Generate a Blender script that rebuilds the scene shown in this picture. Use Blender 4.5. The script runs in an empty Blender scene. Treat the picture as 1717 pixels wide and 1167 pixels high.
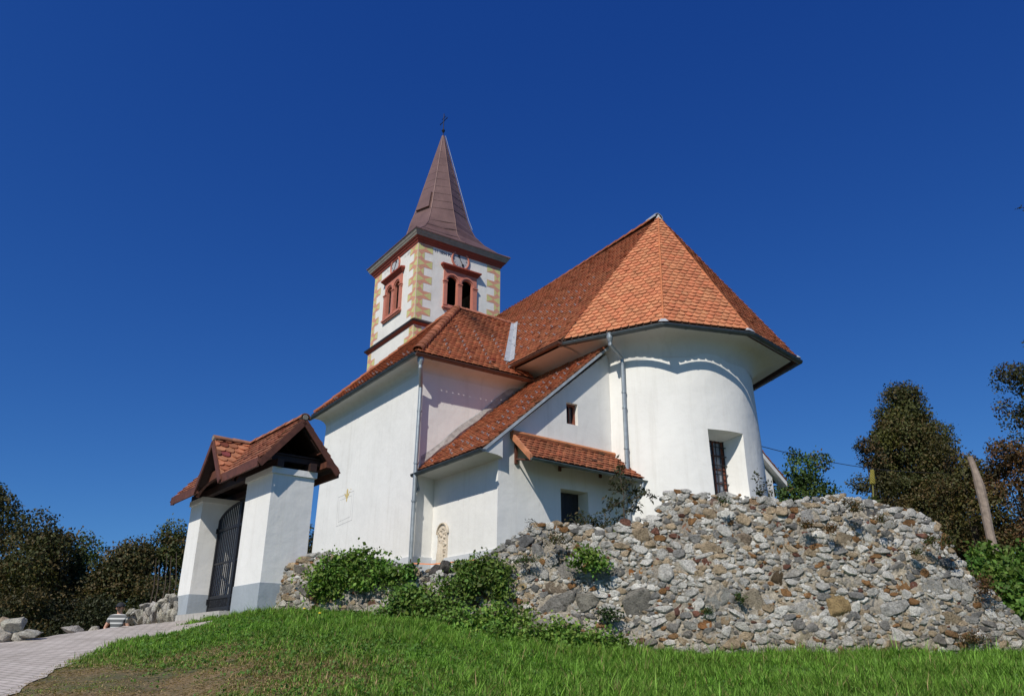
import bpy, bmesh, math, random
import numpy as np
from mathutils import Vector, Matrix
from mathutils.geometry import tessellate_polygon

random.seed(7)
RNG = np.random.default_rng(11)
SC = bpy.context.scene
COL = SC.collection
R = math.radians

# ------------------------------------------------------------------ camera
PW, PH, FPX = 1717.0, 1167.0, 1290.0
PITCH, ROLL = R(21.65), R(0.24)
_F = np.array([0, math.cos(PITCH), math.sin(PITCH)])
_U = np.array([0, -math.sin(PITCH), math.cos(PITCH)])
_X = np.array([1.0, 0, 0])
CR = math.cos(ROLL) * _X + math.sin(ROLL) * _U
CU = -math.sin(ROLL) * _X + math.cos(ROLL) * _U
cam = bpy.data.cameras.new('camera')
cam.sensor_width = 36.0
cam.lens = FPX / PW * 36.0
cam.clip_start = 0.05
cam.clip_end = 3000.0
camo = bpy.data.objects.new('camera', cam)
COL.objects.link(camo)
camo.matrix_world = Matrix(((CR[0], CU[0], -_F[0], 0), (CR[1], CU[1], -_F[1], 0), (CR[2], CU[2], -_F[2], 0), (0, 0, 0, 1)))
SC.camera = camo

# ------------------------------------------------------------------ sky, sun, exposure
SUN_AZ = np.array([-0.866, -1.82]); SUN_AZ = SUN_AZ / np.linalg.norm(SUN_AZ)
SUN_EL = R(43.0)
world = bpy.data.worlds.new('World')
SC.world = world
world.use_nodes = True
wn = world.node_tree
wn.nodes.clear()
w_out = wn.nodes.new('ShaderNodeOutputWorld')
w_bg = wn.nodes.new('ShaderNodeBackground')
w_sky = wn.nodes.new('ShaderNodeTexSky')
w_sky.sky_type = 'NISHITA'
w_sky.sun_disc = False
w_sky.sun_elevation = SUN_EL
w_sky.sun_rotation = math.atan2(SUN_AZ[0], SUN_AZ[1])
w_sky.altitude = 300
w_sky.air_density = 1.0
w_sky.dust_density = 0.15
w_sky.ozone_density = 3.0
w_sep = wn.nodes.new('ShaderNodeSeparateColor'); w_com = wn.nodes.new('ShaderNodeCombineColor')
w_bg.inputs['Strength'].default_value = 0.095
w_tc = wn.nodes.new('ShaderNodeTexCoord')
w_va = wn.nodes.new('ShaderNodeVectorMath'); w_va.operation = 'ADD'; w_va.inputs[1].default_value = (0, 0, 0.115)
w_vn = wn.nodes.new('ShaderNodeVectorMath'); w_vn.operation = 'NORMALIZE'
wn.links.new(w_tc.outputs['Generated'], w_va.inputs[0]); wn.links.new(w_va.outputs[0], w_vn.inputs[0]); wn.links.new(w_vn.outputs[0], w_sky.inputs['Vector'])
wn.links.new(w_sky.outputs[0], w_sep.inputs[0])
for i_, (c_, p_) in enumerate(((0.222, 1.9), (0.452, 1.45), (1.31, 0.9))):     # deep, clear autumn sky, paler towards the horizon
    n0 = wn.nodes.new('ShaderNodeMath'); n0.operation = 'MINIMUM'; n0.inputs[1].default_value = 6.0
    n1 = wn.nodes.new('ShaderNodeMath'); n1.operation = 'POWER'; n1.inputs[1].default_value = p_
    n2 = wn.nodes.new('ShaderNodeMath'); n2.operation = 'MULTIPLY'; n2.inputs[1].default_value = c_
    wn.links.new(w_sep.outputs[i_], n0.inputs[0]); wn.links.new(n0.outputs[0], n1.inputs[0]); wn.links.new(n1.outputs[0], n2.inputs[0]); wn.links.new(n2.outputs[0], w_com.inputs[i_])
wn.links.new(w_com.outputs[0], w_bg.inputs[0])
wn.links.new(w_bg.outputs[0], w_out.inputs[0])
sun = bpy.data.lights.new('sun', 'SUN')
sun.energy = 4.25
sun.angle = R(0.53)
sun.color = (1.0, 0.94, 0.825)
suno = bpy.data.objects.new('sun', sun)
COL.objects.link(suno)
SD = Vector((SUN_AZ[0] * math.cos(SUN_EL), SUN_AZ[1] * math.cos(SUN_EL), math.sin(SUN_EL)))
suno.rotation_euler = SD.to_track_quat('Z', 'Y').to_euler()
suno.location = (-20, -30, 40)
SC.view_settings.view_transform = 'Standard'
SC.view_settings.look = 'None'
SC.view_settings.exposure = 0.0
SC.view_settings.gamma = 1.0

# ------------------------------------------------------------------ measuring helpers
def ray(x, y):
    return _F + CR * (x - PW / 2) / FPX + CU * (PH / 2 - y) / FPX
def at(x, y, Y):                      # the point seen at photo pixel x, y that stands Y metres in front
    r = ray(x, y)
    return r * (Y / r[1])
AZ = R(55.2)
D1 = np.array([-math.cos(AZ), math.sin(AZ), 0.0])
D2 = np.array([math.sin(AZ), math.cos(AZ), 0.0])
ZZ = np.array([0, 0, 1.0])
T0 = np.array([-3.99, 28.72, 0.0])
def CH(p):                            # church frame: a = towards the tower end, b = to the far side, z = up
    return T0 + p[0] * D1 + p[1] * D2 + p[2] * ZZ
G1 = np.array([-0.624, 0.781, 0.0]); G2 = np.array([0.781, 0.624, 0.0])
GK = np.array([-4.18, 13.36, 0.0])
def GT(p):                            # gate frame
    return GK + p[0] * G1 + p[1] * G2 + p[2] * ZZ
def ID(p):
    return np.asarray(p, float)

# ------------------------------------------------------------------ object helpers
def finish(o, parent=None, label=None, cat=None, group=None, kind=None):
    if parent is not None:
        o.parent = parent
        o.matrix_parent_inverse = wmat(parent).inverted()
    if label: o['label'] = label
    if cat: o['category'] = cat
    if group: o['group'] = group
    if kind: o['kind'] = kind
    return o
def wmat(o):
    m = Matrix.LocRotScale(o.location, o.rotation_euler, o.scale)
    if o.parent is not None:
        return wmat(o.parent) @ o.matrix_parent_inverse @ m
    return m
def thing(name, label, cat, loc, rotz=0.0, group=None):
    o = bpy.data.objects.new(name, None)
    o.empty_display_size = 0.3
    COL.objects.link(o)
    o.location = Vector([float(v) for v in loc]); o.rotation_euler = (0, 0, rotz)
    return finish(o, None, label, cat, group)

class MB:
    def __init__(self, xf=ID):
        self.v = []; self.f = []; self.m = []; self.c = []; self.xf = xf; self.cur = (1, 1, 1); self.mi = 0
    def add(self, verts, faces, mi=None, col=None):
        n = len(self.v)
        col = col or self.cur
        for p in verts:
            self.v.append(self.xf(p)); self.c.append(col)
        for f in faces:
            self.f.append([i + n for i in f]); self.m.append(self.mi if mi is None else mi)
    def box(self, a, b, mi=None, col=None):
        x0, y0, z0 = a; x1, y1, z1 = b
        self.add([(x0, y0, z0), (x1, y0, z0), (x1, y1, z0), (x0, y1, z0), (x0, y0, z1), (x1, y0, z1), (x1, y1, z1), (x0, y1, z1)],
                 [(0, 3, 2, 1), (4, 5, 6, 7), (0, 1, 5, 4), (1, 2, 6, 5), (2, 3, 7, 6), (3, 0, 4, 7)], mi, col)
    def hexa(self, lo, hi, mi=None, col=None):       # two matching loops joined and capped
        n = len(lo)
        self.add(list(lo) + list(hi), [tuple(range(n))[::-1], tuple(range(n, 2 * n))] + [(i, (i + 1) % n, n + (i + 1) % n, n + i) for i in range(n)], mi, col)
    def strip(self, rows, closed=False, mi=None, col=None):   # loft of point rows
        n = len(rows[0]); vs = [p for r in rows for p in r]; fs = []
        for i in range(len(rows) - 1):
            for j in range(n if closed else n - 1):
                k = (j + 1) % n
                fs.append((i * n + j, i * n + k, (i + 1) * n + k, (i + 1) * n + j))
        self.add(vs, fs, mi, col)
    def tube(self, path, rad, seg=8, mi=None, col=None, cap=True):
        path = [np.asarray(p, float) for p in path]
        rows = []; up = None
        for i, p in enumerate(path):
            t = path[min(i + 1, len(path) - 1)] - path[max(i - 1, 0)]
            t = t / (np.linalg.norm(t) + 1e-9)
            if up is None:
                up = np.array([0, 0, 1.0]) if abs(t[2]) < 0.9 else np.array([1.0, 0, 0])
            s = np.cross(t, up); s /= np.linalg.norm(s) + 1e-9
            up2 = np.cross(s, t); up = up2
            r = rad[i] if isinstance(rad, (list, tuple)) else rad
            rows.append([p + r * (math.cos(2 * math.pi * k / seg) * s + math.sin(2 * math.pi * k / seg) * up2) for k in range(seg)])
        self.strip(rows, True, mi, col)
        if cap:
            self.add(rows[0], [tuple(range(seg))[::-1]], mi, col); self.add(rows[-1], [tuple(range(seg))], mi, col)
    def plate(self, loops, o, ex, ey, nz, thick, mi=None, col=None):   # flat plate with holes
        o = np.asarray(o, float); ex = np.asarray(ex, float); ey = np.asarray(ey, float); nz = np.asarray(nz, float)
        flat = [p for l in loops for p in l]
        tris = tessellate_polygon([[Vector((p[0], p[1], 0)) for p in l] for l in loops])
        P = lambda p, d: o + ex * p[0] + ey * p[1] + nz * d
        n = len(flat)
        vs = [P(p, 0) for p in flat] + [P(p, -thick) for p in flat]
        fs = [tuple(t) for t in tris] + [tuple(i + n for i in t)[::-1] for t in tris]
        k = 0
        for l in loops:
            m = len(l)
            for i in range(m):
                j = (i + 1) % m
                fs.append((k + i, k + j, n + k + j, n + k + i))
            k += m
        self.add(vs, fs, mi, col)
    def build(self, name, mats, parent=None, smooth=False, recalc=True, **kw):
        me = bpy.data.meshes.new(name)
        me.from_pydata([tuple(float(x) for x in p) for p in self.v], [], self.f)
        mats = mats if isinstance(mats, (list, tuple)) else [mats]
        for m in mats: me.materials.append(m)
        if len(mats) > 1: me.polygons.foreach_set('material_index', self.m)
        ca = me.color_attributes.new('col', 'FLOAT_COLOR', 'POINT')
        ca.data.foreach_set('color', np.array([(c[0], c[1], c[2], 1.0) for c in self.c], np.float32).ravel())
        if recalc:
            bm = bmesh.new(); bm.from_mesh(me)
            bmesh.ops.recalc_face_normals(bm, faces=bm.faces)
            bm.to_mesh(me); bm.free()
        if smooth: me.polygons.foreach_set('use_smooth', [True] * len(me.polygons))
        me.update()
        o = bpy.data.objects.new(name, me); COL.objects.link(o)
        return finish(o, parent, **kw)

def np_mesh(name, verts, faces_idx, sizes, mat, cols=None, parent=None, smooth=False, **kw):
    me = bpy.data.meshes.new(name)
    nv = len(verts); nf = len(sizes); nl = len(faces_idx)
    me.vertices.add(nv); me.vertices.foreach_set('co', np.ascontiguousarray(verts, np.float32).ravel())
    me.loops.add(nl); me.loops.foreach_set('vertex_index', np.ascontiguousarray(faces_idx, np.int32))
    me.polygons.add(nf)
    st = np.concatenate([[0], np.cumsum(sizes)[:-1]]).astype(np.int32)
    me.polygons.foreach_set('loop_start', st)
    if smooth: me.polygons.foreach_set('use_smooth', np.ones(nf, bool))
    me.materials.append(mat)
    if cols is not None:
        ca = me.color_attributes.new('col', 'FLOAT_COLOR', 'POINT')
        c4 = np.ones((nv, 4), np.float32); c4[:, :3] = cols
        ca.data.foreach_set('color', c4.ravel())
    me.update(calc_edges=True); me.validate()
    o = bpy.data.objects.new(name, me); COL.objects.link(o)
    return finish(o, parent, **kw)

# ------------------------------------------------------------------ materials
def new_mat(name):
    m = bpy.data.materials.new(name); m.use_nodes = True
    nt = m.node_tree; b = nt.nodes['Principled BSDF']
    return m, nt, b
def noise(nt, scale, detail=4.0, rough=0.6, coord='Object', dist=0.0):
    tc = nt.nodes.new('ShaderNodeTexCoord'); n = nt.nodes.new('ShaderNodeTexNoise')
    n.inputs['Scale'].default_value = scale; n.inputs['Detail'].default_value = detail; n.inputs['Roughness'].default_value = rough
    n.inputs['Distortion'].default_value = dist
    nt.links.new(tc.outputs[coord], n.inputs['Vector'])
    return n
def ramp(nt, src, stops):
    r = nt.nodes.new('ShaderNodeValToRGB'); e = r.color_ramp.elements
    while len(e) < len(stops): e.new(0.5)
    for i, (p, c) in enumerate(stops):
        e[i].position = p; e[i].color = (c[0], c[1], c[2], 1)
    nt.links.new(src, r.inputs[0]); return r
def bump(nt, b, src, strength, dist=0.02, prev=None):
    n = nt.nodes.new('ShaderNodeBump'); n.inputs['Strength'].default_value = strength; n.inputs['Distance'].default_value = dist
    nt.links.new(src, n.inputs['Height'])
    if prev: nt.links.new(prev.outputs[0], n.inputs['Normal'])
    nt.links.new(n.outputs[0], b.inputs['Normal']); return n
def mixc(nt, a, b_, fac, mode='MIX'):
    n = nt.nodes.new('ShaderNodeMix'); n.data_type = 'RGBA'; n.blend_type = mode
    for sock, val in ((6, a), (7, b_)):
        if isinstance(val, (tuple, list)): n.inputs[sock].default_value = (*val, 1)
        else: nt.links.new(val, n.inputs[sock])
    if isinstance(fac, (int, float)): n.inputs[0].default_value = fac
    else: nt.links.new(fac, n.inputs[0])
    return n.outputs[2]
def plaster(name, c, var=0.05, bs=0.35):
    m, nt, b = new_mat(name)
    n1 = noise(nt, 0.55, 6, 0.65); n2 = noise(nt, 26, 4, 0.6); n3 = noise(nt, 2.2, 3, 0.5)
    d = tuple(x * (1 - var * 2.2) for x in c)
    r = ramp(nt, n1.outputs[0], [(0.32, d), (0.62, c)])
    tc = nt.nodes.new('ShaderNodeTexCoord'); mp = nt.nodes.new('ShaderNodeMapping'); mp.inputs['Scale'].default_value = (5.5, 5.5, .35)
    st = nt.nodes.new('ShaderNodeTexNoise'); st.inputs['Scale'].default_value = 1.0; st.inputs['Detail'].default_value = 5; st.inputs['Roughness'].default_value = .7
    nt.links.new(tc.outputs['Object'], mp.inputs[0]); nt.links.new(mp.outputs[0], st.inputs['Vector'])
    rs = ramp(nt, st.outputs[0], [(0.30, (.86, .85, .83)), (0.48, (1, 1, 1))])
    n4 = noise(nt, 3.5, 8, .75); r4 = ramp(nt, n4.outputs[0], [(0.28, (.90, .895, .88)), (0.45, (1, 1, 1))])
    nt.links.new(mixc(nt, mixc(nt, r.outputs[0], rs.outputs[0], .55, 'MULTIPLY'), r4.outputs[0], .7, 'MULTIPLY'), b.inputs['Base Color'])
    b.inputs['Roughness'].default_value = 0.88
    k = bump(nt, b, n3.outputs[0], bs, 0.05)
    bump(nt, b, n2.outputs[0], 0.18, 0.012, k)
    return m
def attr_mat(name, rough=0.85, nscale=14, namt=0.35, bstr=0.5, bdist=0.02, bscale=30, spec=0.3):
    m, nt, b = new_mat(name)
    a = nt.nodes.new('ShaderNodeAttribute'); a.attribute_name = 'col'
    n = noise(nt, nscale, 5, 0.65)
    r = ramp(nt, n.outputs[0], [(0.3, (1 - namt,) * 3), (0.7, (1 + namt * 0.5,) * 3)])
    c = mixc(nt, a.outputs['Color'], r.outputs[0], 1.0, 'MULTIPLY')
    nt.links.new(c, b.inputs['Base Color'])
    b.inputs['Roughness'].default_value = rough
    b.inputs['Specular IOR Level'].default_value = spec
    if bstr:
        n2 = noise(nt, bscale, 5, 0.7); bump(nt, b, n2.outputs[0], bstr, bdist)
    return m
def plain(name, c, rough=0.6, metal=0.0, var=0.25, scale=6, bstr=0.15, bscale=40):
    m, nt, b = new_mat(name)
    n = noise(nt, scale, 5, 0.6)
    r = ramp(nt, n.outputs[0], [(0.3, tuple(x * (1 - var) for x in c)), (0.7, tuple(min(1, x * (1 + var * 0.6)) for x in c))])
    nt.links.new(r.outputs[0], b.inputs['Base Color'])
    b.inputs['Roughness'].default_value = rough; b.inputs['Metallic'].default_value = metal
    if bstr:
        n2 = noise(nt, bscale, 3); bump(nt, b, n2.outputs[0], bstr, 0.01)
    return m
def leaf_mat(name, trans=0.35):
    m, nt, b = new_mat(name)
    a = nt.nodes.new('ShaderNodeAttribute'); a.attribute_name = 'col'
    nt.links.new(a.outputs['Color'], b.inputs['Base Color'])
    b.inputs['Roughness'].default_value = 0.55
    b.inputs['Specular IOR Level'].default_value = 0.25
    t = nt.nodes.new('ShaderNodeBsdfTranslucent')
    g = mixc(nt, a.outputs['Color'], (0.9, 1.0, 0.35), 1.0, 'MULTIPLY')
    nt.links.new(g, t.inputs['Color'])
    mx = nt.nodes.new('ShaderNodeMixShader'); mx.inputs[0].default_value = trans
    out = nt.nodes['Material Output']
    nt.links.new(b.outputs[0], mx.inputs[1]); nt.links.new(t.outputs[0], mx.inputs[2]); nt.links.new(mx.outputs[0], out.inputs['Surface'])
    return m
def wood(name, c, scale=3.0):
    m, nt, b = new_mat(name)
    n = noise(nt, scale, 6, 0.7, dist=1.5)
    n.inputs['Scale'].default_value = scale
    r = ramp(nt, n.outputs[0], [(0.3, tuple(x * 0.55 for x in c)), (0.55, c), (0.75, tuple(x * 1.3 for x in c))])
    nt.links.new(r.outputs[0], b.inputs['Base Color']); b.inputs['Roughness'].default_value = 0.7
    n2 = noise(nt, 25, 4); bump(nt, b, n2.outputs[0], 0.3, 0.01)
    return m

M_WHITE = plaster('white_lime_plaster', (0.79, 0.78, 0.755), 0.035)
M_WARM = plaster('warm_white_plaster', (0.77, 0.755, 0.73), 0.04)
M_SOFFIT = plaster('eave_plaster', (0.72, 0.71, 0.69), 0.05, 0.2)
M_CREAMW = plaster('tower_plaster', (0.78, 0.76, 0.72), 0.05, 0.3)
M_PLINTH = plaster('grey_plinth_paint', (0.36, 0.40, 0.44), 0.08, 0.5)
M_GREYW = plaster('pale_grey_plinth', (0.60, 0.62, 0.65), 0.05, 0.3)
M_TILE = attr_mat('fired_clay_tile', 0.8, 5, 0.35, 0.4, 0.01, 45)
M_BOARD = plain('roof_boarding', (0.10, 0.05, 0.035), 0.85)
M_ZINC = plain('weathered_zinc', (0.17, 0.185, 0.19), 0.42, 0.55, 0.25, 5, 0.08)
M_ZINCL = plain('bright_zinc_sheet', (0.50, 0.52, 0.54), 0.5, 0.35, 0.2, 6, 0.1)
M_GUT = plain('grey_gutter_metal', (0.105, 0.125, 0.135), 0.45, 0.45, 0.25, 5, 0.08)
M_GUTB = plain('brown_gutter_metal', (0.17, 0.085, 0.055), 0.5, 0.3, 0.25, 5, 0.08)
M_PIPE = plain('galvanised_pipe', (0.33, 0.37, 0.40), 0.45, 0.45, 0.2, 7, 0.05)
M_IRON = plain('black_iron', (0.022, 0.022, 0.026), 0.5, 0.4, 0.3, 20, 0.1)
M_DARK = plain('interior_shade', (0.02, 0.02, 0.022), 0.9)  # near-black colour stands in for the shade indoors
M_GLASS = plain('window_glass', (0.30, 0.33, 0.38), 0.08, 0.0, 0.15, 3, 0.0)
M_PINK = plain('pink_stone_paint', (0.52, 0.19, 0.135), 0.8, 0, 0.12, 8, 0.12, 30)
M_PINKD = plain('red_hood_paint', (0.30, 0.055, 0.03), 0.75, 0, 0.15, 8, 0.1)
M_QG = plain('quoin_green', (0.57, 0.55, 0.24), 0.85, 0, 0.12, 8, 0.05)
M_QP = plain('quoin_pink', (0.62, 0.30, 0.20), 0.85, 0, 0.1, 8, 0.05)
M_QL = plain('quoin_line', (0.68, 0.42, 0.36), 0.85, 0, 0.05, 8, 0.0)
M_CREAM = plain('cream_fascia', (0.33, 0.295, 0.25), 0.6, 0, 0.2, 5, 0.05)
M_SPIRE = None
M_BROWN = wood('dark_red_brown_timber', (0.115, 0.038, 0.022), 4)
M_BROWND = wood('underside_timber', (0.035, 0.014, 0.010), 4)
M_REDW = wood('red_brown_window_wood', (0.22, 0.07, 0.04), 8)
M_DOOR = plain('door_boards', (0.016, 0.015, 0.02), 0.6, 0, 0.3, 5)
M_RELIEF = plain('carved_limestone', (0.62, 0.54, 0.44), 0.9, 0, 0.15, 20, 0.5, 60)
M_LINE = plain('scratched_line', (0.50, 0.50, 0.50), 0.9, 0, 0.1, 8, 0)
M_GOLD = plain('ochre_ornament', (0.62, 0.48, 0.20), 0.8, 0, 0.2, 20, 0.1)
M_BLACK = plain('black_paint', (0.015, 0.015, 0.02), 0.7, 0, 0.1, 8, 0)
M_CLOCK = plain('clock_face_paint', (0.46, 0.46, 0.48), 0.8, 0, 0.08, 8, 0.05)
M_LETTER = plain('grey_lettering', (0.10, 0.10, 0.15), 0.8, 0, 0.1, 8, 0)
M_LETTERF = plain('faded_lettering', (0.55, 0.55, 0.56), 0.8, 0, 0.1, 8, 0)
def m_stone():
    m, nt, b = new_mat('rubble_limestone')
    a = nt.nodes.new('ShaderNodeAttribute'); a.attribute_name = 'col'
    n1 = noise(nt, 7, 6, 0.7, dist=.6); n2 = noise(nt, 38, 5, 0.75); n3 = noise(nt, 16, 6, 0.8, dist=1.2)
    r1 = ramp(nt, n1.outputs[0], [(0.32, (.50, .49, .47)), (0.5, (.98, .97, .95)), (0.68, (1.28, 1.26, 1.22))])
    r2 = ramp(nt, n2.outputs[0], [(0.36, (.40, .40, .40)), (0.47, (1, 1, 1)), (0.62, (1, 1, 1)), (.72, (1.3, 1.3, 1.28))])
    c = mixc(nt, mixc(nt, a.outputs['Color'], r1.outputs[0], 1.0, 'MULTIPLY'), r2.outputs[0], .8, 'MULTIPLY')
    nt.links.new(c, b.inputs['Base Color']); b.inputs['Roughness'].default_value = .95; b.inputs['Specular IOR Level'].default_value = .15
    k = bump(nt, b, n3.outputs[0], 1.0, .07); bump(nt, b, n2.outputs[0], .8, .02, k)
    return m
M_STONE = m_stone()
M_MORTAR = None
M_LEAF = leaf_mat('leaf')
M_TREELEAF = leaf_mat('tree_leaf', 0.2)
M_BARK = plain('bark', (0.075, 0.055, 0.04), 0.9, 0, 0.35, 9, 0.6, 18)
M_GREYWOOD = wood('weathered_grey_wood', (0.26, 0.20, 0.16), 5)
M_TAPE = plain('orange_tape', (0.65, 0.22, 0.08), 0.6, 0, 0.1, 8, 0)

def m_spire():
    m, nt, b = new_mat('brown_sheet_metal')
    n = noise(nt, 1.6, 5, 0.6)
    r = ramp(nt, n.outputs[0], [(0.3, (0.135, 0.078, 0.070)), (0.7, (0.20, 0.118, 0.105))])
    nt.links.new(r.outputs[0], b.inputs['Base Color'])
    b.inputs['Roughness'].default_value = 0.48; b.inputs['Metallic'].default_value = 0.25
    n2 = noise(nt, 3.0, 3); bump(nt, b, n2.outputs[0], 0.25, 0.03)
    return m
M_SPIRE = m_spire()
def m_mortar():
    m, nt, b = new_mat('rough_lime_mortar')
    n1 = noise(nt, 0.9, 5, 0.6); n2 = noise(nt, 18, 6, 0.75); n3 = noise(nt, 60, 3, 0.6)
    r1 = ramp(nt, n1.outputs[0], [(0.35, (0.42, 0.37, 0.31)), (0.55, (0.56, 0.49, 0.39)), (0.7, (0.64, 0.53, 0.38))])
    r2 = ramp(nt, n2.outputs[0], [(0.3, (0.4, 0.4, 0.4)), (0.65, (1.15, 1.15, 1.15))])
    c = mixc(nt, r1.outputs[0], r2.outputs[0], 1.0, 'MULTIPLY')
    nt.links.new(c, b.inputs['Base Color']); b.inputs['Roughness'].default_value = 0.95
    k = bump(nt, b, n2.outputs[0], 1.0, 0.06); bump(nt, b, n3.outputs[0], 0.5, 0.015, k)
    return m
M_MORTAR = m_mortar()
def m_ground():
    m, nt, b = new_mat('turf_soil')
    n1 = noise(nt, 0.45, 5, 0.6); n2 = noise(nt, 9, 5, 0.7); n3 = noise(nt, 45, 4, 0.7)
    r1 = ramp(nt, n1.outputs[0], [(0.36, (0.045, 0.075, 0.018)), (0.52, (0.075, 0.085, 0.028)), (0.66, (0.14, 0.095, 0.05))])
    r2 = ramp(nt, n2.outputs[0], [(0.3, (0.55, 0.55, 0.55)), (0.7, (1.2, 1.2, 1.2))])
    c = mixc(nt, r1.outputs[0], r2.outputs[0], 1.0, 'MULTIPLY')
    at_ = nt.nodes.new('ShaderNodeAttribute'); at_.attribute_name = 'col'
    c2 = mixc(nt, c, (0.30, 0.205, 0.115), at_.outputs['Fac'])
    nt.links.new(c2, b.inputs['Base Color']); b.inputs['Roughness'].default_value = 0.95
    bump(nt, b, n3.outputs[0], 0.7, 0.03)
    return m
M_GROUND = m_ground()
def m_paving():
    m, nt, b = new_mat('concrete_setts')
    tc = nt.nodes.new('ShaderNodeTexCoord'); mp = nt.nodes.new('ShaderNodeMapping')
    mp.inputs['Rotation'].default_value = (0, 0, R(28))
    br = nt.nodes.new('ShaderNodeTexBrick')
    br.inputs['Scale'].default_value = 1.0; br.inputs['Brick Width'].default_value = 0.20; br.inputs['Row Height'].default_value = 0.10
    br.inputs['Mortar Size'].default_value = 0.010; br.inputs['Color1'].default_value = (0.44, 0.395, 0.36, 1); br.inputs['Color2'].default_value = (0.52, 0.475, 0.435, 1)
    br.inputs['Mortar'].default_value = (0.27, 0.245, 0.21, 1)
    nt.links.new(tc.outputs['Object'], mp.inputs[0]); nt.links.new(mp.outputs[0], br.inputs['Vector'])
    n1 = noise(nt, 1.3, 5, 0.6); r = ramp(nt, n1.outputs[0], [(0.3, (0.75, 0.73, 0.7)), (0.7, (1.1, 1.08, 1.08))])
    c = mixc(nt, br.outputs['Color'], r.outputs[0], 1.0, 'MULTIPLY')
    nt.links.new(c, b.inputs['Base Color']); b.inputs['Roughness'].default_value = 0.9
    inv = nt.nodes.new('ShaderNodeMath'); inv.operation = 'SUBTRACT'; inv.inputs[0].default_value = 1.0
    nt.links.new(br.outputs['Fac'], inv.inputs[1])
    k = bump(nt, b, inv.outputs[0], 0.6, 0.015); n3 = noise(nt, 40, 3); bump(nt, b, n3.outputs[0], 0.3, 0.01, k)
    return m
M_PAVE = m_paving()

# ------------------------------------------------------------------ the lie of the land
def interp(x, pts):
    xs = [p[0] for p in pts]; ys = [p[1] for p in pts]
    return np.interp(x, xs, ys)
UPX = lambda u: 858 + 1388 * u
# elevation angle (tan) and distance of the visible crest or wall foot, by direction u = X / Y
E_PTS = [(-3, -0.02), (-.76, .003), (-.618, .0095), (-.474, .029), (-.42, .034), (-.395, .036), (-.31, .0435), (-.24, .0435), (-.186, .0425), (-.114, .036), (-.04, .024), (.03, .013), (.1, .003), (.174, -.003), (.28, -.006), (.39, -.006), (.53, -.003), (.62, 0.0), (3, 0.0)]
Y_PTS = [(-3, 11.0), (-.76, 11.5), (-.618, 12.2), (-.474, 14.0), (-.42, 15.0), (-.39, 14.8), (-.31, 13.4), (-.295, 13.55), (-.186, 13.3), (-.04, 13.0), (.1, 12.6), (.25, 12.3), (.39, 12.2), (.53, 12.3), (.62, 12.5), (3, 15.0)]
YARD_PTS = [(-.31, 1.0), (-.25, 1.25), (-.2, 1.3), (-.1, 1.25), (-.05, 1.45), (.0, 1.75), (.2, 2.05), (.45, 2.0), (.53, 1.5), (.57, .75), (.62, .1), (.75, 0.0)]
def ycrest(u): return interp(u, Y_PTS)
def zcrest(u): return interp(u, E_PTS) * ycrest(u)
def ground_z(u, Y):
    yc = ycrest(u); zc = zcrest(u)
    t = np.asarray(Y, float) / yc
    near = -1.6 + (zc + 1.6) * t + 0.16 * np.sin(np.pi * np.clip(t, 0, 1)) * 0.5
    left = np.where(u < -.42, 1.0, 0.0)
    d = Y - yc
    beyond_left = zc - 0.16 * d - 0.004 * d * d
    beyond_left = np.maximum(beyond_left, -5.0)
    beyond_mid = zc + 0.02 * np.clip(d, 0, 10)
    w = np.clip((u + .46) / .05, 0, 1)
    beyond = beyond_left * (1 - w) + beyond_mid * w
    yard = interp(u, YARD_PTS) + np.clip(d - 1.5, 0, 4) * 0.10
    wy = np.clip((u + .292) / .006, 0, 1) * np.clip((d - .36) / .06, 0, 1)
    beyond = beyond * (1 - wy) + yard * wy
    far = np.clip((Y - 45) / 40, 0, 1)
    beyond = beyond * (1 - far) + -5.0 * far
    return np.where(t <= 1, near, beyond)
def gpt(x, Y):      # ground under direction of photo column x, Y metres ahead
    u = (x - 858) / 1388
    return np.array([u * Y, Y, float(ground_z(u, Y))])

us = np.concatenate([np.linspace(-3, -.85, 30), np.linspace(-.84, .80, 500), np.linspace(.82, 3, 30)])
bare_sp = [(330, 7.9, 1.2, .4), (500, 7.6, 1.1, .35), (410, 8.6, .9, .22), (330, 8.7, .8, .35), (120, 9.3, 1.2, .4), (480, 8.0, 1.4, .28), (200, 8.0, 1.2, .3), (345, 10.2, .55, .35), (60, 8.6, .7, .3), (560, 8.6, .8, .25), (420, 9.4, .6, .22)]
def bare(u, Y):
    X = u * Y
    s = np.zeros_like(X)
    for (px, yy, rx, ry) in bare_sp:
        cx = (px - 858) / 1388 * yy
        q = ((X - cx) / rx) ** 2 + ((Y - yy) / ry) ** 2
        s = np.maximum(s, np.exp(-q))
    wob = 0.5 + 0.5 * np.sin(X * 5.1 + 2 * np.sin(Y * 3.7)) * np.sin(Y * 6.3 + 1.7 * np.sin(X * 4.1))
    fine = .5 + .5 * np.sin(X * 23 + 3 * np.sin(Y * 17)) * np.sin(Y * 27 + 3 * np.sin(X * 19))
    return np.clip(s * (0.12 + 0.5 * wob + .45 * fine), 0, .85)
rows = []
for s in np.concatenate([np.linspace(.02, .5, 8), np.linspace(.52, 1, 60)]):
    Y = ycrest(us) * s; rows.append(np.stack([us * Y, Y, ground_z(us, Y)], 1))
for d in [.12, .25, .35, .40, .43, .6, .9, 1.3, 1.8, 2.4, 3, 4, 5, 6.5, 8, 10, 13, 17, 22, 30, 40, 55, 75]:
    Y = ycrest(us) + d; rows.append(np.stack([us * Y, Y, ground_z(us, Y)], 1))
V = np.concatenate(rows); nr, nu = len(rows), len(us)
ii = np.arange(nr - 1)[:, None] * nu + np.arange(nu - 1)[None, :]
F = np.stack([ii, ii + 1, ii + 1 + nu, ii + nu], -1).reshape(-1)
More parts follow.
